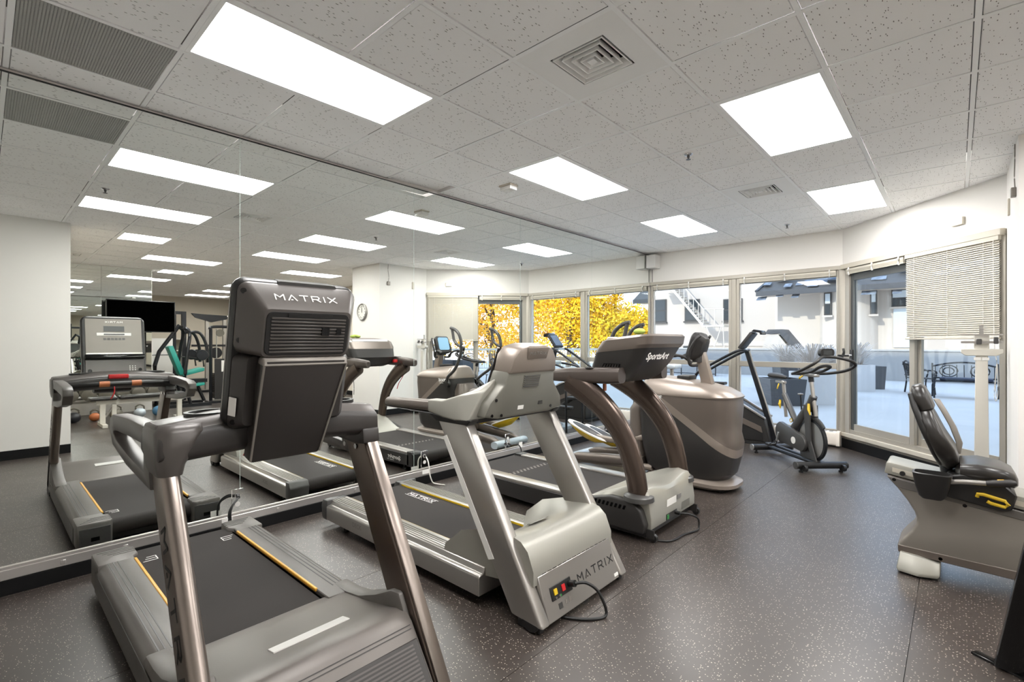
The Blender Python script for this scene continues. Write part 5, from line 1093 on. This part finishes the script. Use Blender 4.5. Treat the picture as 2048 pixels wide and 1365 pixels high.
# ------------------------------------------------------------------ outside: terrace, parapet, neighbours, trees
struct('ground_terrace', B().prism([(-16,7.92),(2.86,7.92),(4.36,6.36),(5.2,6.86),(17.5,6.86),(17.5,13.6),(9.6,22.9),(9.6,23.3),(-16,23.3)], 'z', -.25, -.03), 'concrete')
struct('ground_garden', B().box(-60, 80, 23.4, 90, -3.2, -3.0).box(17.6, 80, -10, 23.4, -3.2, -3.0), 'parapet')
pw_ = struct('wall_parapet', B().box(-16, 9.7, 23.0, 23.25, -.03, 1.08), 'parapet')
part('coping', B().box(-16, 9.7, 22.96, 23.29, 1.08, 1.14), 'concrete', pw_)
# unseen block added above the room to keep the sun off the terrace
struct('wall_shade_block', B().box(-18, 17.5, -9, 8.0, TOP+.15, 11.5), 'stucco')
# white railing along the slanted terrace edge
t = thing('terrace_railing', 'white baluster railing along the terrace edge, seen in the mirror', 'railing', (13.5, 18.3, -.03))
ra, rb_ = Vector((9.8, 22.7, 0)), Vector((17.4, 13.7, 0)); rd = (rb_-ra).normalized(); rn = Vector((-rd.y, rd.x, 0)); LR = (rb_-ra).length
def rbox(s0, s1, w, z0, z1):
    a, b2 = ra+rd*s0, ra+rd*s1
    q = [a-rn*w, b2-rn*w, b2+rn*w, a+rn*w]
    return B().hexa([(p.x, p.y, z0) for p in q], [(p.x, p.y, z1) for p in q])
part('top_rail', rbox(0, LR, .05, 1.00, 1.10), 'white_steel', t); part('bottom_rail', rbox(0, LR, .03, .06, .11), 'white_steel', t)
for k in range(7): part('post', rbox(k*(LR-.1)/6, k*(LR-.1)/6+.1, .05, -.03, 1.0), 'white_steel', t)
for k in range(100): part('baluster', rbox(.13+k*.115, .155+k*.115, .012, .11, 1.0), 'white_steel', t)
room()
# beige main building with an outside stair
t = thing('stucco_building', 'plain beige stucco building with an outside stair, behind the terrace', 'building', (-8, 33, -3))
FY = 32.0
bw_ = part('wall', B().box(-18, -3.6, FY, FY+8, -3, 12), 'stucco', t)
part('wall', B().box(-3.6, -1.0, FY-2.0, FY+8, -3, 12), 'stucco_light', t)
part('base_band', B().box(-18, -3.6, FY-.06, FY, 1.2, 1.5), 'stucco_light', t)
for k, (x0, x1, z0, z1) in enumerate(((-11.7,-10.95,2.88,4.34), (-9.53,-8.65,2.90,4.22), (-7.02,-6.0,2.84,4.10))):
    w = part('window', B().box(x0-.06, x1+.06, FY-.08, FY-.02, z0-.06, z1+.06), 'window_frame', t)
    part('pane', B().box(x0, x1, FY-.10, FY-.08, (z0+z1)/2+.03, z1), 'window_dark', w); part('pane', B().box(x0, x1, FY-.10, FY-.08, z0, (z0+z1)/2-.03), 'window_dark', w)
    part('sill', B().box(x0-.12, x1+.12, FY-.16, FY-.02, z0-.16, z0-.06), 'window_frame', w)
part('basement_window', B().box(-9.7, -8.9, FY-.05, FY-.01, 1.02, 1.16), 'window_dark', t)
sy0, sy1 = FY-1.5, FY-.5; ns = 15; xa, za, xb, zb = -9.95, 5.15, -7.80, 2.55
st = part('stair_stringer', B().prism([(xa,za-.22),(xa,za),(xb,zb),(xb,zb-.22)], 'y', sy0, sy0+.06), 'white_steel', t); part('stair_stringer', B().prism([(xa,za-.22),(xa,za),(xb,zb),(xb,zb-.22)], 'y', sy1-.06, sy1), 'white_steel', t)
for k in range(ns): f = (k+.5)/ns; part('stair_tread', B().box(xa+(xb-xa)*f-.10, xa+(xb-xa)*f+.10, sy0+.06, sy1-.06, za+(zb-za)*f-.03, za+(zb-za)*f+.02), 'stucco', t)
part('stair_landing', B().box(-7.8, -6.55, sy0, sy1, 2.38, 2.48), 'white_steel', t); part('stair_landing', B().box(-10.9, -9.95, sy0, sy1, 5.05, 5.15), 'white_steel', t)
part('stair_rail', B().tube([(xa,sy0,za+.95),(xb,sy0,zb+.95),(-6.55,sy0,3.45)], .035, 6), 'white_steel', t)
for k in range(8): f = k/7; part('rail_post', B().tube([(xa+(xb-xa)*f,sy0,za+(zb-za)*f),(xa+(xb-xa)*f,sy0,za+(zb-za)*f+.95)], .022, 6), 'white_steel', t)
for a, b2 in (((-6.6,sy0,2.4),(-6.6,sy0,3.45)), ((-7.1,sy0,2.4),(-7.1,sy0,3.45)), ((-7.6,sy0,2.38),(-6.9,sy0,.6)), ((-6.7,sy0,2.38),(-7.3,sy0,.6)), ((-6.6,sy0,2.4),(-6.5,sy0,.4))): part('strut', B().tube([a, b2], .03, 6), 'white_steel', t)
part('stair_awning', B().box(-10.5, -9.8, FY-1.3, FY-.3, 5.16, 5.42), 'window_frame', t)  # dark awning over the top of the stair
room()
# nearer house with the slate roof
t = thing('slate_roof_house', 'cream house with a grey slate roof and bay windows, behind the terrace', 'building', (1, 27, -3))
HY = 26.0
part('wall', B().box(-2.5, 9.0, HY, HY+5, -3, 4.6), 'stucco_light', t)
part('bay', B().prism([(-.75,HY),(-.55,HY-.55),(.15,HY-.85),(.60,HY-.85),(1.2,HY-.45),(1.4,HY)], 'z', -3, 4.0), 'stucco_light', t)
for x0, x1, z0, z1, yy in ((-.40,-.22,2.65,3.55,HY-.78), (.20,.56,2.70,3.55,HY-.87), (1.90,2.40,2.95,3.58,HY-.04), (1.22,1.36,2.65,3.55,HY-.45)):
    w = part('window', B().box(x0-.05, x1+.05, yy-.03, yy+.06, z0-.05, z1+.05), 'window_frame', t)
    part('pane', B().box(x0, x1, yy-.05, yy-.03, (z0+z1)/2+.02, z1), 'window_pale', w); part('pane', B().box(x0, x1, yy-.05, yy-.03, z0, (z0+z1)/2-.02), 'window_dark', w)
    part('sill', B().box(x0-.1, x1+.1, yy-.10, yy+.06, z0-.13, z0-.05), 'stucco_light', w)
part('tall_window', B().box(1.92, 2.45, HY-.06, HY-.01, 1.2, 2.85), 'window_pale', t)  # bright sky reflection in the glass, painted as a flat pale pane
part('chimney_wall', B().box(2.9, 9.0, HY-.3, HY, -3, 1.6), 'stucco', t)
EZ = 3.78; OX = -3.1
# roof plane: eave at y = HY-1.3, ridge at y = HY+2.5
def RF(xx, f, w=0): return (xx, HY-1.30+f*3.8, EZ+f*2.3+w)
rf = part('roof', B().loft([[RF(OX,0,-.04), RF(9.5,0,-.04), RF(9.5,0,.0), RF(OX,0,.0)], [RF(OX+1.2,1,-.04), RF(9.5,1,-.04), RF(9.5,1,0), RF(OX+1.2,1,0)]]), 'window_frame', t)
part('eave_board', B().box(OX, 9.5, HY-1.34, HY-1.26, EZ-.20, EZ+.02), 'planter_dark', t); part('soffit', B().box(OX+.05, 9.5, HY-1.26, HY, EZ-.16, EZ-.10), 'stucco', t)
part('hip_board', B().tube([RF(OX,0,.03), RF(OX+1.2,1,.03)], .07, 6), 'planter_dark', t)
def shingle_mesh(w):
    d0, d1 = Vector(RF(0,0)), Vector(RF(0,.085)); dv = d1-d0
    b = B(); b.hexa([(0,0,.022),(w,0,.022),(w,dv.y,dv.z+.004),(0,dv.y,dv.z+.004)], [(0,0,.045),(w,0,.045),(w,dv.y,dv.z+.012),(0,dv.y,dv.z+.012)])
    return b.mesh('shingle', 'shingle')
SM = [shingle_mesh(w) for w in (.30, .40, .50)]
nsh = 0
for r_ in range(10):
    f = r_*.08; xx = OX+1.2*f+.02+(r_ % 2)*.12
    while xx < 4.6 and nsh < 290:
        k = random.randrange(3); o = link('shingle', SM[k], rf); p = RF(xx, f); o.location = p; o.rotation_euler = (R(random.uniform(-1, 1)), 0, 0); xx += (.30, .40, .50)[k]+.012; nsh += 1
for s in range(1): pass
part('dormer_roof', B().prism([(-2.45,1.78),(-2.30,1.98),(-1.70,1.98),(-1.05,1.10),(-1.30,1.10),(-1.85,1.80)], 'y', 23.6, 24.6), 'planter_dark', t); part('dormer_wall', B().prism([(-2.6,1.0),(-2.4,1.62),(-2.2,1.78),(-1.9,1.76),(-1.4,1.06)], 'y', 23.65, 24.6), 'stucco_light', t)
room()
# trees
def tree(label, x_, y_, h, rx, rz, leaf, n, group, dense=1.0, trunk=True, lsize=.19, zb=.0):
    t = thing('autumn_tree', label, 'tree', (x_, y_, -3.0), group)
    tp = [(x_, y_, -3.0), (x_+.1, y_, -1), (x_-.1, y_+.1, h*.35), (x_+.1, y_, h*.7)]
    part('trunk', B().tube(spline(tp, 4), [.22-.012*k for k in range(13)], 8), 'bark', t)
    blobs = []
    for k in range(11):
        a = random.uniform(0, 2*math.pi); rr = rx*random.uniform(.15, .72); zz = zb+random.uniform(.12, .85)*(h-zb)
        e2 = (x_+rr*math.cos(a), y_+rr*math.sin(a)*.8, zz); blobs.append((e2, random.uniform(.38, .62)*rx, random.uniform(.22, .36)*rz))
        part('branch', B().tube(spline([(x_, y_, max(zz-1.8, -1)), (x_+.5*rr*math.cos(a), y_+.4*rr*math.sin(a), zz-.7), e2], 4), [.085-.007*q for q in range(9)], 6), 'bark', t)
    b = B(); bm = b.bm
    for k in range(n):
        c, r1, r2 = random.choice(blobs)
        while True:
            p = Vector((random.uniform(-1,1), random.uniform(-1,1), random.uniform(-1,1)))
            if p.length < 1: break
        p = Vector(c)+Vector((p.x*r1, p.y*r1, p.z*r2))-ORG
        u = Vector((random.gauss(0,1), random.gauss(0,1), random.gauss(0,1))).normalized(); v = u.cross(Vector((random.gauss(0,1), random.gauss(0,1), random.gauss(0,1)))).normalized()
        s_ = lsize*random.uniform(.6, 1.3)
        bm.faces.new([bm.verts.new(p-u*s_*.5), bm.verts.new(p+v*s_*.32), bm.verts.new(p+u*s_*.5), bm.verts.new(p-v*s_*.32)])
    me = bpy.data.meshes.new('foliage'); bm.to_mesh(me); bm.free(); me.materials.append(MATS[leaf])
    o = link('foliage', me, t); o['kind'] = 'stuff'
    room()
G = 'autumn trees beyond the terrace'
tree('tall golden tree filling the window, seen in the mirror left of the blue sky', 16.0, 27.6, 10.5, 4.4, 6.0, 'leaf_yellow', 20000, G)
tree('yellow-green tree beside the tall golden one, seen in the mirror', 13.6, 29.6, 8.6, 3.4, 5.0, 'leaf_green', 14000, G)
tree('low orange and green tree under the blue sky, seen in the mirror', 13.8, 33.5, 4.2, 3.0, 2.6, 'leaf_orange', 6000, G, zb=-1.5)
tree('low yellow-green bush tree next to the beige building corner, seen in the mirror', 12.0, 34.5, 4.4, 2.6, 2.6, 'leaf_green', 5000, G, zb=-1.5)
tree('orange tree with open branches behind the sliding door, seen in the mirror', 18.6, 22.6, 9.0, 3.6, 5.0, 'leaf_orange', 7000, G)
tree('bright yellow tree right of the orange one, seen through the door in the mirror', 18.6, 26.2, 10.0, 3.4, 5.4, 'leaf_yellow', 13000, G)
tree('thinly leaved tree at the far left of the door view in the mirror', 21.0, 20.5, 8.0, 3.2, 4.6, 'leaf_orange', 3000, G)
tree('small golden tree behind the parapet, low in the mirrored window', 11.2, 30.0, 3.6, 2.6, 2.4, 'leaf_yellow', 4000, G, zb=-1.5)
# planters with dry ornamental grass
def planter(label, x_, y_, w, h, m, grass, rz=.35):
    t = thing('planter', label, 'planter', (x_, y_, -.03), 'terrace planters', rz)
    b = B(); o = w*.5; i = w*.5-.05; k = .86
    b.loft([[(-o*k,-o*k,0),(o*k,-o*k,0),(o*k,o*k,0),(-o*k,o*k,0)], [(-o,-o,h),(o,-o,h),(o,o,h),(-o,o,h)], [(-i,-i,h),(i,-i,h),(i,i,h),(-i,i,h)], [(-i,-i,h-.1),(i,-i,h-.1),(i,i,h-.1),(-i,i,h-.1)]]) if m != 'planter_white' else b.loft([[(-o,-o,0),(o,-o,0),(o,o,0),(-o,o,0)], [(-o,-o,h),(o,-o,h),(o,o,h),(-o,o,h)], [(-i,-i,h),(i,-i,h),(i,i,h),(-i,i,h)], [(-i,-i,h-.1),(i,-i,h-.1),(i,i,h-.1),(-i,i,h-.1)]])
    part('pot', b, m, t); part('soil', B().box(-i, i, -i, i, h-.1, h-.06), 'bark', t)
    if grass:
        g = B()
        for q in range(260):
            a = random.uniform(0, 2*math.pi); r0 = random.uniform(0, i*.7); L = random.uniform(.35, .75); sp = random.uniform(.1, .5)
            p0_ = Vector((r0*math.cos(a), r0*math.sin(a), h-.08)); p1_ = p0_+Vector((math.cos(a)*sp*.4, math.sin(a)*sp*.4, L*.7)); p2_ = p0_+Vector((math.cos(a)*sp*1.1, math.sin(a)*sp*1.1, L))
            sd_ = Vector((-math.sin(a), math.cos(a), 0))*.006
            v = [g.v(p0_-sd_), g.v(p0_+sd_), g.v(p1_+sd_), g.v(p1_-sd_), g.v(p2_+sd_*1.8), g.v(p2_-sd_*1.8)]
            g.face([v[0], v[1], v[2], v[3]]); g.face([v[3], v[2], v[4], v[5]])
        og = part('dry_grass', g, 'straw', t); og['kind'] = 'stuff'
    room()
planter('dark grey tapered planter on the terrace behind the stair climber post', .88, 12.5, .78, .60, 'planter_dark', False, .62)
planter('white square planter with dry grass behind the spin bike', 1.35, 13.2, .70, .74, 'planter_white', True, .62)
planter('second white planter with dry grass, partly behind the spin bike handlebar', 1.45, 15.2, .70, .74, 'planter_white', True, .62)
planter('dark tapered pot with dry grass between two white planters', .15, 16.2, .60, .72, 'planter_dark', True, .62)
planter('white planter with dry grass seen through the left door pane', 1.62, 17.6, .75, .78, 'planter_white', True, .62)
planter('small dark pot behind the white planter at the door frame', 2.0, 18.6, .45, .70, 'planter_dark', False, .62)
planter('dark grey tapered planter by the railing, left in the mirrored door', 13.75, 14.6, .80, .62, 'planter_dark', False, .02)
planter('dark planter beside its twin by the railing, right in the mirrored door', 13.05, 15.2, .80, .62, 'planter_dark', False, .02)
# iron bench and chairs
def seat(name, label, cat, x_, y_, w, rz, m):
    t = thing(name, label, cat, (x_, y_, -.03), None, rz)
    for s in (-1, 1):
        part('leg', B().tube(spline([(s*w/2,-.24,0),(s*w/2,-.22,.25),(s*w/2,-.24,.43)], 4), .022, 8), m, t); part('leg', B().tube(spline([(s*w/2,.26,0),(s*w/2,.22,.42),(s*w/2,.30,.88)], 4), .022, 8), m, t)
        part('armrest', B().tube(spline([(s*w/2,.24,.62),(s*w/2,0,.66),(s*w/2,-.26,.63),(s*w/2,-.24,.43)], 4), .02, 8), m, t)
    for k in range(7): part('seat_slat', B().box(-w/2, w/2, -.23+k*.07, -.18+k*.07, .42, .44), m, t)
    part('back_top', B().tube(spline([(-w/2,.30,.80),(-w/4,.31,.88),(0,.31,.91),(w/4,.31,.88),(w/2,.30,.80)], 5), .024, 8), m, t); part('back_bottom', B().tube([(-w/2,.25,.50),(w/2,.25,.50)], .02, 8), m, t)
    for s in (-1, 1) if w > .8 else (0,):
        for rr in (.15, .09): part('scroll', B().tube([(s*w*.24+rr*1.2*math.cos(2*math.pi*k/16), .28, .68+rr*math.sin(2*math.pi*k/16)) for k in range(16)], .014, 6, closed=True), m, t)
    for k in range(9): xx = -w/2+.06+k*(w-.12)/8; part('back_bar', B().tube([(xx,.25,.50),(xx,.30,.84)], .010, 6), m, t)
    room(); return t
b_ = seat('garden_bench', 'black cast-iron garden bench beyond the sliding door', 'bench', 4.05, 16.9, 1.25, .10, 'iron_black')
seat('patio_chair', 'dark metal rocking chair on the terrace left of the iron bench', 'chair', 3.12, 17.8, .62, 1.9, 'iron_black')
seat('patio_chair', 'wicker patio chair behind the dark planters, seen in the mirror', 'chair', 13.6, 16.2, .6, 2.6, 'wicker')
seat('patio_chair', 'iron patio chair beside the railing, right of the wicker chair in the mirror', 'chair', 12.3, 16.6, .6, .8, 'iron_black')
single('bench_cushion', B().box(3.55, 4.55, 16.72, 17.10, .42, .50).bevel(.03, 2), 'navy', 'flat cushion on the iron bench seat', 'cushion')
t = thing('patio_table', 'low iron patio table far out on the terrace, left of the elliptical console', 'table', (-4.7, 21.4, -.03))
part('top', B().box(-6.0, -3.6, 21.1, 21.8, .40, .44), 'cushion', t)
for xx in (-5.9, -5.2, -4.5, -3.7): part('leg', B().tube([(xx,21.15,-.03),(xx,21.15,.40)], .025, 6), 'iron_black', t)
part('stretcher', B().tube([(-5.9,21.15,.05),(-3.7,21.15,.05)], .02, 6), 'iron_black', t); room()
for k, (xx, lab) in enumerate(((-5.6, 'left pale cushion on the low terrace table'), (-4.8, 'middle pale cushion on the low terrace table'), (-4.0, 'right pale cushion on the low terrace table'))):
    single('seat_cushion', B().box(xx-.36, xx+.36, 21.15, 21.75, .44, .60).bevel(.06, 3), 'cushion', lab, 'cushion', group='pale terrace cushions')
# ------------------------------------------------------------------ rear gym, seen in the mirror
t = thing('television', 'large black flat television hung in the rear gym, seen in the mirror', 'television', (8.2, 2.2, 1.6))
part('panel', B().box(8.20, 8.25, 1.64, 2.765, 1.605, 2.24).bevel(.006, 1), 'black_plastic', t)
part('screen', B().box(8.196, 8.2005, 1.655, 2.75, 1.622, 2.225), 'screen_black', t); part('mount', B().box(8.25, 8.457, 2.05, 2.20, 1.85, 2.0), 'black_plastic', t); part('mount_plate', B().box(8.445, 8.457, 1.98, 2.27, 1.75, 2.1), 'black_plastic', t)
room()
t = thing('dumbbell_rack', 'grey two-tier dumbbell rack below the television, seen in the mirror', 'rack', (7.9, 1.7, 0))
for yy in (.98, 2.44):
    part('side_frame', B().prism([(7.62,0),(7.68,0),(7.80,.30),(8.02,.62),(8.02,.70),(7.95,.70),(7.72,.32)], 'y', yy-.025, yy+.025), 'white_steel', t); part('foot', B().box(7.58, 8.12, yy-.035, yy+.035, 0, .05), 'white_steel', t)
for x0, z0 in ((7.68, .30), (7.93, .60)):
    for dx in (0, .16): part('shelf_rail', B().box(x0+dx, x0+dx+.035, .98, 2.44, z0+dx*.3, z0+dx*.3+.035), 'iron', t)
room()
def dumbbell(label, x_, y_, zz, r, tilt):
    t = thing('dumbbell', label, 'dumbbell', (x_, y_, zz), 'dumbbells on the rack')
    part('handle', B().cyl((x_-.07,y_,zz), (x_+.07,y_,zz+tilt), .016, 10), 'alu', t)
    for s in (-1, 1): part('head', B().lathe([(.02,-.045),(r*.8,-.045),(r,-.035),(r,.035),(r*.8,.045),(.02,.045)], (x_+s*.115, y_, zz+(tilt if s > 0 else 0)), 'x', 24), 'iron', t)
    room()
nm = ['first', 'second', 'third', 'fourth', 'fifth', 'sixth']
for k in range(6): dumbbell('round iron dumbbell on the lower tier, %s from the left in the mirror' % nm[k], 7.80, 1.09+k*.24, .445, .105, .03)
for k in range(6): dumbbell('round iron dumbbell on the upper tier, %s from the left in the mirror' % nm[k], 8.04, 1.09+k*.24, .735, .095, .03)
t = thing('weight_bench', 'white steel weight bench with black pads, seen in the mirror', 'bench', (6.6, 1.85, 0))
part('main_beam', B().box(6.57, 6.63, 1.30, 2.52, .36, .43), 'white_steel', t)
for yy in (1.38, 2.46):
    part('leg', B().box(6.565, 6.635, yy-.035, yy+.035, .05, .37), 'white_steel', t); part('foot', B().box(6.34, 6.86, yy-.035, yy+.035, 0, .055).bevel(.005, 1), 'white_steel', t)
part('support_post', B().box(6.57, 6.63, 1.50, 1.56, .12, .37), 'white_steel', t); part('adjuster_bar', B().tube([(6.60,1.42,.15),(6.60,1.55,.36)], .018, 8), 'silver', t)
part('seat_pad', B().box(6.46, 6.74, 1.20, 1.56, .435, .49).bevel(.02, 3), 'vinyl', t); part('back_pad', B().hexa([(6.46,1.585,.435),(6.74,1.585,.435),(6.74,2.52,.445),(6.46,2.52,.445)], [(6.46,1.585,.495),(6.74,1.585,.495),(6.74,2.52,.505),(6.46,2.52,.505)]).bevel(.02, 3), 'vinyl', t)
room()
def kettle(label, x_, y_, r, m):
    t = thing('kettlebell', label, 'kettlebell', (x_, y_, 0), 'kettlebells on the floor by the rack')
    part('body', B().ell((x_, y_, r*.92), r, r, r*.92, 16, 10), m, t)
    part('handle', B().tube(spline([(x_,y_-r*.6,r*1.5),(x_,y_-r*.65,r*2.1),(x_,y_,r*2.5),(x_,y_+r*.65,r*2.1),(x_,y_+r*.6,r*1.5)], 5), .015, 8), 'iron', t); room()
kettle('dark kettlebell on the floor at the left end of the dumbbell rack', 7.40, 1.10, .10, 'iron_black'); kettle('kettlebell with an orange band on the floor beside the dark one', 7.42, 1.38, .08, 'orange'); kettle('grey kettlebell under the weight bench, seen in the mirror', 7.40, 1.68, .10, 'iron')
kettle('pale kettlebell on the floor beyond the bench, seen in the mirror', 7.38, 2.02, .095, 'pale_blue')
single('medicine_ball', B().ell((7.36, 2.30, .095), .095, .095, .095, 20, 12), 'blue_ball', 'blue medicine ball on the floor beyond the weight bench', 'ball')

t = thing('chest_press_machine', 'black chest press machine with teal seat pads, seen in the mirror', 'weight machine', (8.75, 3.2, 0))
FX = 8.75
part('base', B().box(FX-.35, FX-.28, 2.55, 3.50, 0, .07).box(FX+.28, FX+.35, 2.55, 3.50, 0, .07).box(FX-.28, FX+.28, 2.55, 2.62, 0, .07), 'bar_dark', t)
part('rear_post', B().tube([(FX,2.55,0),(FX,2.52,.9),(FX,2.60,1.20),(FX,2.97,1.78)], .04, 8), 'bar_dark', t)
for s in (-1, 1):
    part('side_arch', B().tube(spline([(FX+s*.32,3.10,.05),(FX+s*.32,3.0,.60),(FX+s*.30,3.05,1.2),(FX+s*.24,3.10,1.62),(FX+s*.10,2.98,1.74)], 5), .035, 8), 'bar_dark', t)
    part('front_arm', B().tube(spline([(FX+s*.20,3.10,1.62),(FX+s*.24,3.30,1.60),(FX+s*.28,3.42,1.30),(FX+s*.28,3.44,.95)], 5), .032, 8), 'bar_dark', t)
    part('press_handle', B().tube([(FX+s*.22,3.06,1.08),(FX+s*.30,3.34,1.02),(FX+s*.30,3.36,.86)], .018, 8), 'black_soft', t)
    part('weight_disc', B().lathe([(.02,-.02),(.11,-.02),(.12,0),(.11,.02),(.02,.02)], (FX+s*.40, 3.30, 1.12), 'x', 24), 'bar_dark', t)
part('crossbar', B().box(FX-.36, FX+.36, 2.95, 3.0, 1.70, 1.76), 'bar_dark', t)
def pad(nm, b0, b1, w, th): return part(nm, B().hexa([(FX-w,b0[0],b0[1]),(FX+w,b0[0],b0[1]),(FX+w,b1[0],b1[1]),(FX-w,b1[0],b1[1])], [(FX-w,b0[0]+th[0],b0[1]+th[1]),(FX+w,b0[0]+th[0],b0[1]+th[1]),(FX+w,b1[0]+th[0],b1[1]+th[1]),(FX-w,b1[0]+th[0],b1[1]+th[1])]).bevel(.015, 2), 'teal', t)
pad('back_pad', (2.95,.68), (2.73,1.30), .15, (.09,.03)); pad('seat_pad', (3.00,.66), (3.40,.76), .20, (0,.075)); pad('thigh_pad', (3.08,.40), (3.42,.44), .15, (0,.06))
part('seat_beam', B().box(FX-.035, FX+.035, 2.55, 3.50, .50, .58), 'bar_dark', t); part('seat_leg', B().tube([(FX,3.28,.50),(FX+.02,3.45,.08)], .035, 8), 'bar_dark', t)
room()
t = thing('cable_machine', 'black cable machine with a tall weight stack beside the teal seat, seen in the mirror', 'weight machine', (8.9, 3.85, 0))
GX = 8.9
for yy in (3.62, 4.10): part('frame_tube', B().tube(spline([(GX,yy,0),(GX,yy,1.5),(GX,yy+(.0),1.72)], 4), .035, 8), 'bar_dark', t)
part('top_tube', B().tube(spline([(GX,3.60,1.70),(GX,3.66,1.76),(GX,4.02,1.76),(GX,4.10,1.68)], 4), .035, 8), 'bar_dark', t)
for k in range(14): part('weight_plate', B().box(GX-.11, GX+.11, 3.68, 4.03, .10+k*.042, .137+k*.042), 'black_plastic', t)
part('shroud', B().box(GX-.14, GX-.125, 3.66, 4.06, .08, 1.02), 'black_soft', t); part('instruction_sheet', B().box(GX-.146, GX-.141, 3.80, 4.02, .72, .98), 'label_white', t)
for yy in (3.74, 3.97): part('guide_rod', B().cyl((GX,yy,.1), (GX,yy,1.72), .012, 8), 'silver', t)
for yy, zz in ((3.80, 1.62), (4.04, 1.60)): part('pulley', B().lathe([(.015,-.015),(.085,-.015),(.075,0),(.085,.015),(.015,.015)], (GX-.05, yy, zz), 'x', 22), 'iron', t)
part('base', B().box(GX-.2, GX+.2, 3.55, 4.15, 0, .05), 'bar_dark', t); room()
t = thing('lat_tower', 'silver lat pulldown tower against the cream wall, seen in the mirror', 'weight machine', (12.0, 4.6, 0))
for yy in (4.4, 4.85): part('column', B().box(11.95, 12.05, yy-.04, yy+.04, 0, 2.1), 'silver', t)
part('top_arm', B().prism([(4.0,2.22),(4.1,2.10),(4.5,1.98),(4.9,2.08),(4.9,2.18),(4.3,2.20)], 'x', 11.9, 12.0), 'bar_dark', t)
part('curved_arm', B().tube(spline([(11.95,4.9,2.15),(11.95,5.2,2.02),(11.95,5.35,1.8),(11.95,5.35,.9)], 5), .035, 8), 'silver', t)
for yy, zz in ((5.33, 1.65), (5.30, 1.05), (4.6, 1.1), (4.15, 1.05)): part('weight_disc', B().lathe([(.03,-.02),(.15,-.02),(.16,0),(.15,.02),(.03,.02)], (11.88, yy, zz), 'x', 24), 'bar_dark', t)
part('mid_bar', B().box(11.9, 11.95, 4.0, 5.4, 1.28, 1.34), 'bar_dark', t); part('base', B().box(11.7, 12.3, 4.2, 5.4, 0, .06), 'bar_dark', t); room()
t = thing('power_rack', 'dark steel power rack deep in the rear gym under the television, seen in the mirror', 'rack', (10.4, 3.0, 0))
for xx in (10.0, 10.9):
    for yy in (2.62, 3.35): part('upright', B().box(xx-.045, xx+.045, yy-.045, yy+.045, 0, 2.15), 'bar_dark', t)
for xx in (10.0, 10.9): part('crossbar', B().box(xx-.035, xx+.035, 2.6, 3.37, 2.08, 2.15), 'bar_dark', t)
part('barbell', B().cyl((10.2,2.2,1.1), (10.2,3.8,1.1), .015, 10), 'chrome', t); part('shelf', B().box(9.9, 11.0, 2.66, 3.31, .30, .34), 'bar_dark', t)
part('board', B().box(10.55, 10.6, 2.7, 3.25, .5, 1.5), 'label_white', t); room()
t = thing('storage_shelf', 'pale shelf unit with white boxes against the far gym wall, seen in the mirror', 'shelf', (15.9, 4.2, 0))
for zz in (.1, .6, 1.1, 1.5): part('shelf_board', B().box(15.6, 16.28, 3.6, 4.8, zz, zz+.04), 'white_steel', t)
for yy in (3.6, 4.8): part('side', B().box(15.6, 16.28, yy-.02, yy+.02, 0, 1.6), 'white_steel', t)
room()
for k, (yy, zz, lab) in enumerate(((3.85, .64, 'white storage box on the middle board of the far shelf, left'), (4.35, .64, 'white storage box on the middle board of the far shelf, right'), (4.1, 1.14, 'grey storage box on the upper board of the far shelf'))):
    single('storage_box', B().box(15.68, 16.2, yy-.18, yy+.18, zz, zz+.32).bevel(.01, 1), 'label_white' if k < 2 else 'pale_blue', lab, 'box', group='boxes on the far shelf')
